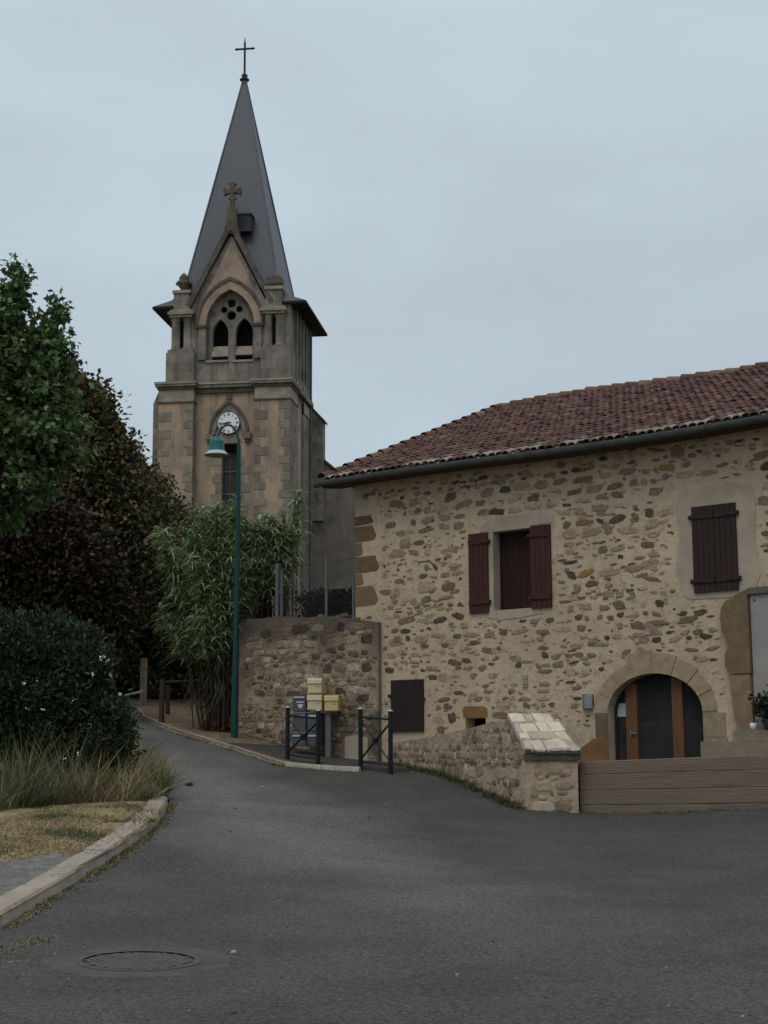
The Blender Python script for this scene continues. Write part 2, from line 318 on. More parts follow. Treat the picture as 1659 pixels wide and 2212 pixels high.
# leaves / blades: many small real faces in one mesh, vectorised
OVAL = np.array([[0, 0, 0], [.28, .3, .05], [.3, .6, .03], [0, 1, -.08], [-.3, .6, .03], [-.28, .3, .05]])
LANCE = np.array([[0, 0, 0], [.11, .35, .02], [.09, .7, -.02], [0, 1, -.1], [-.09, .7, -.02], [-.11, .35, .02]])
MAPLE = np.array([[0, 0, 0], [.30, .02, .0], [.22, .30, 0], [.58, .52, -.06], [.26, .60, 0], [0, 1.05, -.1], [-.26, .60, 0], [-.58, .52, -.06], [-.22, .30, 0], [-.30, .02, 0]])
def frames(D, spin=True):
    D = D / np.linalg.norm(D, axis=1, keepdims=True)
    A = NR.normal(size=D.shape); X = np.cross(D, A); X /= np.linalg.norm(X, axis=1, keepdims=True)
    return X, D, np.cross(X, D)
def leaves(name, C, D, size, tmpl, cols, material, parent, flat=None):
    n = len(C); X, Y, Z = frames(D)
    if flat is not None:                                        # blade faces turned mostly to the sky
        up = np.tile(UP, (n, 1)) + NR.normal(0, flat, (n, 3)); X = np.cross(Y, up); X /= np.linalg.norm(X, axis=1, keepdims=True) + 1e-9; Z = np.cross(X, Y)
    sz = np.asarray(size).reshape(-1, 1, 1)
    V = C[:, None, :] + sz * (tmpl[None, :, 0:1] * X[:, None, :] + tmpl[None, :, 1:2] * Y[:, None, :] + tmpl[None, :, 2:3] * Z[:, None, :])
    return rawmesh(name, V, cols, material, parent)
def rawmesh(name, V, cols, material, parent):
    n, k, _ = V.shape; off = np.zeros(3)
    p = parent
    while p and p.parent: p = p.parent
    if p: off = np.array(p.matrix_basis.translation)
    V = V.reshape(-1, 3) - off
    me = bpy.data.meshes.new(name); me.vertices.add(n * k); me.vertices.foreach_set('co', V.ravel())
    me.loops.add(n * k); me.loops.foreach_set('vertex_index', np.arange(n * k, dtype=np.int32))
    me.polygons.add(n); me.polygons.foreach_set('loop_start', np.arange(0, n * k, k, dtype=np.int32)); me.polygons.foreach_set('loop_total', np.full(n, k, dtype=np.int32))
    me.materials.append(M[material]); me.update(calc_edges=True)
    at = me.color_attributes.new('Col', 'FLOAT_COLOR', 'CORNER')
    at.data.foreach_set('color', np.repeat(np.c_[cols, np.ones(n)], k, axis=0).ravel().astype(np.float32))
    o = bpy.data.objects.new(name, me); COL.objects.link(o)
    if parent: o.parent = parent
    return o
def palette(n, cs, wts, jit=.18):
    cs = np.array(cs); i = NR.choice(len(cs), n, p=np.array(wts) / sum(wts)); return np.clip(cs[i] * (1 + NR.normal(0, jit, (n, 1))), .002, 1)
def blob_points(center, rad, n_cl, per, spread, surf=.55, noise=.25):
    """clumps spread through an uneven ellipsoid"""
    d = NR.normal(size=(n_cl, 3)); d /= np.linalg.norm(d, axis=1, keepdims=True)
    lump = 1 + noise * (np.sin(d[:, 0] * 5 + center[0]) * np.cos(d[:, 1] * 4 + center[1]) + .7 * np.sin(d[:, 2] * 7 + d[:, 0] * 3 + center[2]))
    r = (surf + (1 - surf) * NR.random(n_cl) ** .6) * lump
    cc = np.asarray(center) + d * r[:, None] * np.asarray(rad)
    P = np.repeat(cc, per, 0) + NR.normal(0, spread, (n_cl * per, 3))
    out = np.repeat(d, per, 0)
    return P, out, np.repeat(NR.random(n_cl), per)

# ------------------------------------------------------------------ terrain
ctl = [atY(*p) for p in [
    (0, 2010, 12), (185, 1890, 15.1), (300, 1815, 17.3), (370, 1755, 21.0), (830, 2212, 8.45), (1659, 2212, 8.45), (0, 2212, 8.5),
    (1255, 1757, 24.5), (1659, 1749, 23), (1135, 1749, 24.5), (1000, 1700, 26.2), (875, 1672, 27.2), (862, 1655, 29.8), (775, 1666, 27.5), (640, 1656, 28.5),
    (505, 1616, 30.5), (400, 1581, 33), (330, 1557, 35), (295, 1532, 38), (507, 1597, 32), (530, 1590, 32.8), (700, 1638, 31.2), (830, 1850, 18.4), (1250, 1900, 16.2),
    (600, 1750, 22), (300, 1622, 28), (380, 1650, 27.2), (1600, 1900, 16), (60, 1700, 24), (-150, 1800, 18), (300, 2080, 10.8)]]
ctl += [np.array(p, float) for p in [(-30, 0, 0), (30, 0, 0), (0, -10, 0), (-30, -30, 0), (30, -30, 0), (30, 28, .6), (-22, 14, .8), (-16, 26, 1.6), (-10, 42, 3.0), (-24, 46, 3.4), (-14, 60, 3.9), (0, 50, 3.6), (14, 50, 2.5), (40, 60, 2), (-50, 60, 4.5), (0, 90, 4), (50, 90, 3), (-60, 20, 2)]]
ctl = np.array(ctl)
def U_(r2): return np.where(r2 > 1e-12, r2 * np.log(np.maximum(r2, 1e-12)) * .5, 0)
_n = len(ctl); _K = U_(((ctl[:, None, :2] - ctl[None, :, :2]) ** 2).sum(-1)) + np.eye(_n) * .6
_Pm = np.c_[np.ones(_n), ctl[:, :2]]; _A = np.block([[_K, _Pm], [_Pm.T, np.zeros((3, 3))]])
_W = np.linalg.solve(_A, np.r_[ctl[:, 2], 0, 0, 0])
def H(x, y):
    x = np.atleast_1d(np.asarray(x, float)); y = np.atleast_1d(np.asarray(y, float))
    xc = np.clip(x, -60, 50); yc = np.clip(y, -30, 90)
    r2 = (xc[:, None] - ctl[None, :, 0]) ** 2 + (yc[:, None] - ctl[None, :, 1]) ** 2
    return U_(r2) @ _W[:_n] + _W[_n] + _W[_n + 1] * xc + _W[_n + 2] * yc
def h1(x, y): return float(H(x, y)[0])
def G(px, py):                                              # ground point seen at a picture position
    d = ray(px, py); lo, hi = 4., 60.
    f = lambda t: EYE[2] + d[2] * t - h1(EYE[0] + d[0] * t, EYE[1] + d[1] * t)
    t = lo
    while t < hi and f(t) > 0: t += .25
    a, b = t - .25, t
    for _ in range(20):
        c = (a + b) / 2
        if f(c) > 0: a = c
        else: b = c
    return EYE + d * b
def sheet(name, pts, dz, material, step=.5, kind='structure', parent=None, edge=False):
    bm = bmesh.new(); bm.faces.new([bm.verts.new((float(p[0]), float(p[1]), 0)) for p in pts])
    xs = [p[0] for p in pts]; ys = [p[1] for p in pts]
    for ax, lo, hi in ((0, min(xs), max(xs)), (1, min(ys), max(ys))):
        k = math.ceil(lo / step) * step
        while k < hi:
            co = [0, 0, 0]; co[ax] = k; no = [0, 0, 0]; no[ax] = 1
            bmesh.ops.bisect_plane(bm, geom=bm.verts[:] + bm.edges[:] + bm.faces[:], plane_co=co, plane_no=no); k += step
    bmesh.ops.triangulate(bm, faces=[f for f in bm.faces if len(f.verts) > 4])
    z = H([v.co.x for v in bm.verts], [v.co.y for v in bm.verts])
    for v, zz in zip(bm.verts, z): v.co.z = zz + dz
    for f in bm.faces:
        f.normal_update()
        if f.normal.z < 0: f.normal_flip()
        f.smooth = True
    if edge:
        r = bmesh.ops.extrude_edge_only(bm, edges=[q for q in bm.edges if q.is_boundary])
        for v in [g for g in r['geom'] if isinstance(g, bmesh.types.BMVert)]: v.co.z -= .3
    me = bpy.data.meshes.new(name); bm.to_mesh(me); bm.free(); me.materials.append(M[material])
    o = bpy.data.objects.new(name, me); COL.objects.link(o); o['kind'] = kind
    return o

def ground():
    gx = np.unique(np.concatenate([np.arange(-20, 20, .8), np.linspace(-400, -20, 14), np.linspace(20, 400, 14)]))
    gy = np.unique(np.concatenate([np.arange(-10, 60, .8), np.linspace(-100, -10, 6), np.linspace(60, 700, 14)]))
    X, Y = np.meshgrid(gx, gy); Z = H(X.ravel(), Y.ravel()) - .06
    nx, ny = len(gx), len(gy)
    me = bpy.data.meshes.new('ground')
    me.from_pydata(np.c_[X.ravel(), Y.ravel(), Z].tolist(), [], [(j * nx + i, j * nx + i + 1, (j + 1) * nx + i + 1, (j + 1) * nx + i) for j in range(ny - 1) for i in range(nx - 1)])
    me.materials.append(M['soil']); o = bpy.data.objects.new('ground', me); COL.objects.link(o); o['kind'] = 'structure'
    for p in me.polygons: p.use_smooth = True
ground()

kerbL = [G(*p) for p in [(0, 2005), (95, 1948), (185, 1890), (250, 1850), (300, 1815), (338, 1782), (358, 1752), (362, 1738)]]
kerbL = [np.array([-14, 8.2, 0]), np.array([-7, 10.2, 0])] + kerbL
kerbR = [G(*p) for p in [(294, 1535), (305, 1550), (330, 1562), (365, 1577), (405, 1590), (450, 1604), (505, 1620), (560, 1638), (612, 1654)]]
kerbW = [G(*p) for p in [(613, 1655), (660, 1660), (720, 1665), (776, 1668)]]
pave_end = [G(*p) for p in [(830, 1673), (880, 1670)]]
PIER = atY(1137, 1745, 24.5); WALLF = FP(1.02, 0, .0)
road = [(-25, -8), (30, -8), (30, 17), (12, 20.5), tuple(atY(1659, 1749, 23)[:2] + np.array([0, .25])), tuple(atY(1250, 1757, 24.7)[:2] + np.array([0, .3])), (PIER[0] + .1, PIER[1] + .1), (WALLF[0] + .2, WALLF[1])]
road += [tuple(G(*p)[:2]) for p in ((880, 1655), (776, 1655), (720, 1652), (660, 1648))] + [tuple((p + np.array([.12, .10, 0]))[:2]) for p in kerbR[::-1]]
road += [(-8.2, 44), (-11, 50), (-14, 49), (-11.2, 43), (-9.0, 37), (-7.0, 31), (-5.2, 26), (kerbL[-1][0] - .05, kerbL[-1][1] + .6)] + [tuple(p[:2]) for p in kerbL[::-1]] + [(-25, 5)]
sheet('road', road, 0, 'asphalt', .6)
verge = [tuple(p[:2]) for p in kerbL] + [(-5.2, 25.5), (-7.2, 31), (-25, 31), (-25, 6.5)]
sheet('dry_verge', verge, .10, 'straw_ground', .5)
grv = [G(*p)[:2] for p in [(-60, 2020), (-60, 1895), (30, 1885), (110, 1868), (190, 1872), (250, 1852), (215, 1872), (130, 1915), (40, 1968)]]
sheet('gravel', grv, .112, 'gravel', .3)
vR = [tuple(p[:2]) for p in kerbR] + [tuple(FP(-.9, 0, .1)[:2]), tuple(FP(-3.4, 0, .1)[:2]), (-3.3, 36), (-5.5, 44), (-8.0, 44)]
sheet('dirt_verge', vR, .06, 'soil', .5, edge=True)
pv = [tuple(G(*p)[:2]) for p in [(480, 1611), (520, 1620), (560, 1632), (612, 1648), (660, 1654), (720, 1659), (776, 1662), (830, 1668), (885, 1668)]] + [tuple(FP(.8, 0, .1)[:2]), tuple(FP(-1.8, 0, .12)[:2])]
sheet('pavement', pv, .07, 'pavement', .4, edge=True)

def kerb(name, pts, wd, ht, material, seg=1.0, gap=.012):
    mb = MB(); P = [Vector((p[0], p[1], 0)) for p in pts]; L = [0]
    for i in range(1, len(P)): L.append(L[-1] + (P[i] - P[i - 1]).length)
    def at(t):
        for i in range(1, len(P)):
            if t <= L[i] or i == len(P) - 1:
                k = (t - L[i - 1]) / (L[i] - L[i - 1]); d = (P[i] - P[i - 1]).normalized(); return P[i - 1] + (P[i] - P[i - 1]) * k, d
    t = 0
    while t < L[-1] - .05:
        t2 = min(t + seg, L[-1]); rings = []
        dz = rnd.uniform(-.008, .008)
        K = 4
        for i in range(K):
            p, _ = at(t + gap + (t2 - t - 2 * gap) * i / (K - 1)); a, _ = at(max(0, t + (t2 - t) * i / (K - 1) - .4)); b, _ = at(min(L[-1], t + (t2 - t) * i / (K - 1) + .4))
            d = (b - a).normalized(); nrm = Vector((-d.y, d.x, 0)); ring = []
            for o, z in ((0, -.2), (-.01, .0), (.012, ht - .03), (.035, ht), (wd - .03, ht), (wd, ht - .03), (wd, -.2)):
                q = p + nrm * o; ring.append((q.x, q.y, h1(q.x, q.y) + z + dz))
            rings.append(ring)
        for i in range(K - 1): mb.prism(rings[i], rings[i + 1], cap=False)
        mb.add(rings[0], [tuple(range(7))]); mb.add(rings[-1], [tuple(range(7))])
        t = t2
    o = mb.build(name, material); o['kind'] = 'structure'; return o
kerb('kerb', kerbL, .27, .12, 'kerb_stone', 2.2, .004)
kerb('kerb', kerbR, .12, .07, 'kerb_stone', 2, .004)
kerb('kerb', kerbW, .10, .085, 'kerb_white', .9)

# churchyard level behind the retaining wall
cy = [FP(-3.3, 0, -.3), FP(.5, 0, -.3), FP(0, 0, -12.2), (30, 52, 0), (30, 100, 0), (-40, 100, 0), (-22, 66, 0), (-9, 52, 0), (-4.6, 40, 0)]
mb = MB(); mb.prism([(p[0], p[1], .2) for p in cy], [(p[0], p[1], 4.0) for p in cy]); mb.build('churchyard_ground', 'earth')['kind'] = 'structure'

# ------------------------------------------------------------------ rubble masonry helper
def stones(mb, P, s0, s1, z0, z1, skip, mi=1, rows=(.09, .22), asp=(1.0, 3.0), keep=.8, gap=(.03, .16), cols=None, d0=.0, dome=.013, tilt=.06, rr=rnd, top=None, fill=False):
    z = z0
    while z < z1:
        rh = rr.uniform(*rows) * rr.choice((1, 1, 1.15, .7)); s = s0 + rr.uniform(0, .2)
        while s < s1:
            w_ = min(rh * rr.uniform(*asp), .62); hh = rh * (rr.uniform(.85, 1.12) if fill else rr.uniform(.5, .98))
            cs, cz = s + w_ / 2, z + rh / 2 + rr.uniform(-.03, .03)
            if rr.random() < keep and cs + w_ / 2 < s1 and cz + hh / 2 < (z1 if top is None else top(cs)) and not any(skip_(cs, cz, w_ / 2, hh / 2) for skip_ in skip):
                n = rr.randint(9, 15); tl = rr.gauss(0, tilt); ex = rr.uniform(.38, .8) if fill else rr.uniform(.5, 1.05); ring = []; sk = rr.gauss(0, .12 if fill else .25)
                for i in range(n):
                    a = 2 * math.pi * i / n + rr.uniform(-.2, .2)
                    ca, sa = math.cos(a), math.sin(a); k = rr.uniform(.8, 1.1) if fill else rr.uniform(.72, 1.12)
                    x = math.copysign(abs(ca) ** ex, ca) * w_ / 2 * k; y = math.copysign(abs(sa) ** ex, sa) * hh / 2 * k
                    ring.append((x - y * tl + y * sk, y + x * tl))
                c = rr.choices([c for c, _ in cols], [k for _, k in cols])[0]; f = rr.uniform(.8, 1.2); c = tuple(v * f for v in c)
                dm = dome * rr.uniform(.6, 1.4)
                v0 = [P(cs + x, cz + y, d0 - .01) for x, y in ring]; v1 = [P(cs + x * .97, cz + y * .97, d0 + dm * .6) for x, y in ring]; v2 = [P(cs + x * .7, cz + y * .7, d0 + dm) for x, y in ring]
                mb.prism(v0, v1, mi, c, cap=False); mb.prism(v1, v2, mi, c, cap=False, sm=True); mb.add(v2, [tuple(range(n))], mi, c, True)
            s += w_ + rr.uniform(*gap)
        z += rh + (0.004 if fill else rr.uniform(.0, .05))
def rect(a0, a1, b0, b1, m=.02): return lambda s, z, w_, h_: s + w_ > a0 - m and s - w_ < a1 + m and z + h_ > b0 - m and z - h_ < b1 + m

# ------------------------------------------------------------------ house
hb = FP(0, 0, 0); house = thing('stone_house', 'long rubble stone house with a brown tiled roof, red shutters and an arched glass door', 'house', (hb[0], hb[1], 1.0))
SR = 15.0; AC, AW, ASP, ATOP = 7.005, .945, 2.06, 2.74       # arch: centre, half width, springing, crown
arch = [(AC - AW, 1.15)] + [(AC - AW * math.cos(math.pi * i / 20), ASP + (ATOP - ASP) * math.sin(math.pi * i / 20)) for i in range(21)] + [(AC + AW, 1.15)]
W1 = (3.575, 4.455, 4.05, 5.56); HOLE = (2.84, 3.33, 1.81, 2.02)
rc = lambda a: [(a[0], a[2]), (a[1], a[2]), (a[1], a[3]), (a[0], a[3])]
mb = MB()
mb.panel(FP, [(0, .2), (SR, .2), (SR, 7.0), (0, 7.0)], [rc(W1), rc(HOLE), arch], 0, -.3, 0, 2)
BK = -11.8
for a, b in (((0, 0), (0, BK)), ((SR, 0), (SR, BK)), ((0, BK), (SR, BK))):
    mb.add([FP(a[0], .2, a[1]), FP(b[0], .2, b[1]), FP(b[0], 6.85, b[1]), FP(a[0], 6.85, a[1])], [(0, 1, 2, 3)])
for s_ in (0, SR): mb.add([FP(s_, 6.85, 0), FP(s_, 6.85, BK), FP(s_, 9.35, BK / 2)], [(0, 1, 2)])
HC = [((.40, .305, .215), 5), ((.30, .222, .152), 5), ((.205, .145, .096), 4), ((.115, .078, .052), 2.2), ((.26, .215, .17), .9), ((.30, .19, .085), .35)]
def archskip(s, z, w_, h_): return abs(s - AC) - w_ < AW + .36 and z - h_ < ASP + .12 or ((max(0, abs(s - AC) - w_)) / (AW + .36)) ** 2 + (max(0, z - h_ - ASP) / (ATOP - ASP + .36)) ** 2 < 1
skip = [rect(2.95, 4.97, 4.0, 5.6), rect(3.28, 4.98, 5.5, 5.85), rect(3.3, 4.75, 3.88, 4.05), rect(7.55, 9.08, 3.97, 5.93), rect(.93, 1.86, 1.7, 2.84), rect(2.78, 3.4, 1.78, 2.27), rect(8.4, 13, 1.2, 4.1),
        rect(0, .62, 4.3, 6.5), rect(5.3, 6.1, 1.1, 1.75), rect(5.56, 5.85, 2.15, 2.45), rect(7.9, 10.5, 1.1, 1.8), rect(4.15, 4.4, 2.55, 2.82), archskip, lambda s, z, w_, h_: s - w_ < .72 and z - h_ < 4.3]
stones(mb, FP, .03, 14.5, 1.2, 6.86, skip, cols=HC, keep=.76, gap=(.02, .13), asp=(.75, 2.6), tilt=.1, rr=random.Random(3))
stones(mb, FP, .03, 14.5, 1.22, 6.86, skip, cols=[((.40, .315, .225), 3), ((.32, .25, .175), 2)], rows=(.12, .26), asp=(.7, 2.4), keep=.35, gap=(.1, .5), tilt=.15, dome=.006, rr=random.Random(6))
stones(mb, FP, .03, 14.5, 1.25, 6.86, skip, cols=[((.33, .26, .185), 2), ((.24, .18, .125), 1.4), ((.12, .088, .058), .9)], rows=(.04, .09), asp=(.8, 3.0), keep=.5, gap=(.05, .3), tilt=.15, dome=.007, rr=random.Random(4))
mb.build('wall', ['mortar', 'rubble', 'render_grey'], house)

# corner stones
q = MB(); zc = 4.35; rq = random.Random(5)
for i, (hgt, wid, cc) in enumerate([(.60, .62, (.21, .137, .072)), (.36, .22, (.2, .135, .075)), (.5, .66, (.16, .105, .06)), (.40, .2, (.19, .125, .07)), (.48, .58, (.175, .113, .063)), (.3, .5, (.13, .088, .063))]):
    hgt *= .72
    pts = [(-.004, zc), (wid * .9, zc + .02), (wid, zc + hgt * .3), (wid * .86, zc + hgt * .75), (wid * rq.uniform(.6, .9), zc + hgt - .03), (-.004, zc + hgt - .03)]
    q.poly(FP, pts, -.05, .014, 0, cc); zc += hgt
q.build('corner_stones', 'tan_stone', house)

# rendered surrounds (thin plaster bands round the windows)
q = MB()
def band(pts, d=.012): q.poly(FP, pts, -.004, d)
band([(3.30, 5.59), (3.5, 5.568), (4.458, 5.568), (4.46, 5.60), (4.98, 5.62), (5.0, 5.74), (4.7, 5.86), (4.2, 5.84), (3.7, 5.85), (3.36, 5.76), (3.25, 5.66)]); band([(3.42, 3.93), (3.7, 3.86), (4.2, 3.88), (4.7, 3.94), (4.62, 4.02), (4.458, 4.045), (3.47, 4.045)]); band([(3.47, 4.046), (3.572, 4.046), (3.572, 5.563), (3.47, 5.563)])
q.build('window_surround', 'render_grey', house)
q = MB(); band([(7.66, 4.05), (7.8, 3.99), (8.5, 3.97), (9.0, 4.02), (9.12, 4.3), (9.06, 4.9), (9.1, 5.6), (9.02, 5.86), (8.6, 5.95), (8.0, 5.9), (7.66, 5.88), (7.56, 5.6), (7.64, 5.1), (7.54, 4.6)]); q.build('window_surround', 'render_grey', house)

def shutter(parent, s0, s1, z0, z1, d, material, hs):
    m = MB(); n = 4; w_ = (s1 - s0) / n
    for i in range(n): m.box(FP, s0 + i * w_ + .004, s0 + (i + 1) * w_ - .004, z0, z1, d, d + .03)
    for zz in (z0 + .16, z1 - .22): m.box(FP, s0 + .01, s1 - .01, zz, zz + .09, d + .03, d + .05)
    o = m.build('shutter', material, parent)
    for zz in (z0 + .2, z1 - .18):
        k = MB(); k.box(FP, s0 - .05 if hs < 0 else s1 - .2, s0 + .2 if hs < 0 else s1 + .05, zz - .022, zz + .022, d + .05, d + .058)
        k.box(FP, s0 - .05 if hs < 0 else s1 + .004, s0 - .004 if hs < 0 else s1 + .05, zz - .035, zz + .035, d - .02, d + .049); k.build('hinge', material, o)
    return o
win = MB(); win.box(FP, 3.579, 4.451, 4.054, 5.556, -.29, -.26); wo = win.build('window', 'void', house)
k = MB()
for i in range(6): k.box(FP, 3.60 + i * .142, 3.60 + i * .142 + .134, 4.09, 5.53, -.258, -.235)
k.build('inner_shutter', 'inner_red_shaded', wo)
k = MB(); k.box(FP, 3.578, 3.598, 4.06, 5.55, -.255, -.2); k.box(FP, 4.433, 4.453, 4.06, 5.55, -.255, -.2); k.box(FP, 3.6, 4.43, 4.052, 4.085, -.255, -.2); k.box(FP, 3.6, 4.43, 5.525, 5.557, -.255, -.2); k.build('frame', 'dark_wood', wo)
shutter(house, 3.0, 3.468, 4.02, 5.57, .016, 'shutter_red', 1); shutter(house, 4.468, 4.93, 4.03, 5.585, .016, 'shutter_red', -1)
o = shutter(house, 7.89, 8.315, 4.085, 5.58, .016, 'shutter_brown', -1); shutter(house, 8.32, 8.735, 4.085, 5.58, .016, 'shutter_brown', 1)
for o in house.children:
    if o.name.startswith('shutter'): o['label'] = 'closed brown shutter of the upper right window' if o.data.materials[0].name == 'shutter_brown' else 'red shutter folded open against the wall'
k = MB(); n = 5
for i in range(n): k.box(FP, .987 + i * .167, .987 + (i + 1) * .167 - .003, 1.775, 2.80, .005, .045)
dd = k.build('hatch_door', 'dark_wood', house)
k = MB(); k.box(FP, .92, 1.0, 2.45, 2.52, .01, .06); k.build('hinge', 'black_iron', dd); k = MB(); k.box(FP, 1.822, 1.85, 2.38, 2.44, .01, .05); k.build('hinge', 'black_iron', dd)
k = MB(); k.poly(FP, [(2.80, 2.035), (3.37, 2.035), (3.37, 2.2), (3.3, 2.24), (2.85, 2.25), (2.79, 2.2)], -.05, .013); k.build('lintel_stone', 'ochre_stone', house)
k = MB(); k.box(FP, 2.842, 3.328, 1.812, 2.018, -.32, -.30); k.build('niche_back', 'void', house)
k = MB(); k.poly(FP, [(5.4, 1.1), (6.055, 1.1), (6.055, 1.62), (5.98, 1.66), (5.75, 1.62), (5.42, 1.42)], -.05, .014); k.build('lintel_stone', 'ochre_stone', house)['label'] = 'large ochre corner stone at the foot of the arch'
# voussoirs
q = MB(); ra = random.Random(8); nv = 8
for i in range(nv):
    t0, t1 = math.pi * i / nv + .012, math.pi * (i + 1) / nv - .012; th = ra.uniform(.26, .42); ring = []
    for j in range(5):
        t = t0 + (t1 - t0) * j / 4; ring.append((AC - (AW + .003) * math.cos(t), ASP + (ATOP - ASP + .003) * math.sin(t)))
    for j in range(4, -1, -1):
        t = t0 + (t1 - t0) * j / 4; ring.append((AC - (AW + th) * math.cos(t), ASP + (ATOP - ASP + th) * math.sin(t)))
    f = ra.uniform(.9, 1.06); q.poly(FP, ring, -.05, .02, 0, (.38 * f, .288 * f, .195 * f))
z = 2.055
for hgt in (.42, .42):
    f = ra.uniform(.7, .85); q.box(FP, AC - AW - .24 - .1 * ra.random(), AC - AW - .003, z - hgt, z - .012, .012, -.05, 0, (.23 * f, .165 * f, .11 * f))
    f = ra.uniform(.85, 1.1); q.box(FP, AC + AW + .003, AC + AW + .2 + .25 * ra.random(), z - hgt, z - .012, .012, -.05, 0, (.33 * f, .255 * f, .175 * f)); z -= hgt
q.build('arch_stones', 'tan_stone', house)
# arched door
DD = -.22
def inarch(pts): return pts
gl = MB(); gl.poly(FP, [(a + (.004 if a < AC else -.004), h - (.004 if h > 1.2 else 0)) for a, h in arch], DD - .03, DD - .02); door = gl.build('arched_door', 'glass', house)
def bar(a0, a1, lab):
    s0, s1 = fz(a0, 1560, DD)[0], fz(a1, 1560, DD)[0]; top = ASP + (ATOP - ASP) * math.sqrt(1 - min(.98, abs(((s0 + s1) / 2 - AC) / AW)) ** 2) - .02
    m = MB(); m.box(FP, s0, s1, 1.16, top, DD - .02, DD + .04); return m.build('door_post', 'door_wood', door)
p1 = bar(1355, 1379, ''); bar(1455, 1478, '')
q = MB(); ring0 = []; ring1 = []
for i in range(21):
    t = math.pi * i / 20; ring0.append((AC - (AW - .006) * math.cos(t), ASP + (ATOP - ASP - .006) * math.sin(t))); ring1.append((AC - (AW - .05) * math.cos(t), ASP + (ATOP - ASP - .06) * math.sin(t)))
for i in range(20): q.poly(FP, [ring0[i], ring0[i + 1], ring1[i + 1], ring1[i]], DD - .018, DD + .02)
for sg in (-1, 1): q.box(FP, AC + sg * (AW - .05) if sg > 0 else AC - AW + .006, AC + AW - .006 if sg > 0 else AC - AW + .05, 1.16, ASP, DD - .018, DD + .02)
q.build('frame', 'dark_wood', door)
hs, hz = fz(1371, 1583, DD); q = MB(); q.box(FP, hs - .05, hs + .1, hz - .012, hz + .012, DD + .07, DD + .09); q.box(FP, hs - .05, hs - .025, hz - .07, hz + .04, DD + .041, DD + .07); q.build('handle', 'steel', door)
a0, z1_ = fz(1322, 1520, DD); a1, z0_ = fz(1352, 1548, DD); q = MB(); q.box(FP, a0, a1, z0_, z1_, DD - .018, DD - .015); q.build('notice', 'paper', door)
# big jamb and pale panel at the right
q = MB(); rj = random.Random(2)
jl = [(8.64, 1.75), (8.60, 1.9), (8.56, 2.2), (8.53, 2.58), (8.54, 2.66), (8.46, 2.8), (8.46, 3.0), (8.52, 3.12), (8.50, 3.25), (8.42, 3.4), (8.40, 3.62), (8.43, 3.8), (8.5, 3.9), (8.66, 3.97)]
q.poly(FP, jl[:5] + [(8.9, 2.66), (8.93, 1.75)], -.05, .10, 0, (.255, .18, .11)); q.poly(FP, [(8.535, 2.68)] + jl[5:] + [(8.92, 4.0), (8.92, 2.68)], -.05, .112, 0, (.19, .137, .082))
q.poly(FP, [(8.93, 3.99), (8.66, 3.98), (8.95, 4.1), (12.0, 4.14), (12.0, 4.02)], -.05, .10, 0, (.13, .115, .095))
q.build('stone_jamb', 'tan_stone', house)
q = MB(); q.box(FP, 8.94, 11.9, 2.28, 3.98, .0, .05)
q.box(FP, 8.94, 11.9, 2.13, 2.26, .0, .05); q.box(FP, 8.94, 11.9, 1.7, 2.11, .0, .05); pn = q.build('pale_door', 'pale_panel', house)
for zz in (3.9, 2.33, 2.2, 2.05): k = MB(); k.lathe(FP(9.02, zz, .055), [(0, -.02), (.02, -.015), (.02, .015), (0, .02)], 8); k.build('bolt', 'galv', pn)
# vent, entry panel, joint pipe
s_, z_ = fz(1135, 1470); k = MB()
for i in range(5): k.box(FP, s_ - .055, s_ + .055, z_ - .12 + i * .05, z_ - .08 + i * .05, .0, .035 + .01 * (i % 2))
k.build('air_vent', 'coping', house)
s0, z1_ = fz(1259, 1500); s1, z0_ = fz(1284, 1530); k = MB(); pts = [(s0 + (s1 - s0) * i / 10, .02 + .09 * math.sin(math.pi * i / 10)) for i in range(11)]
k.prism([FP(a, z0_, d) for a, d in pts], [FP(a, z1_, d) for a, d in pts], sm=True); k.build('wall_lamp', 'steel', house)

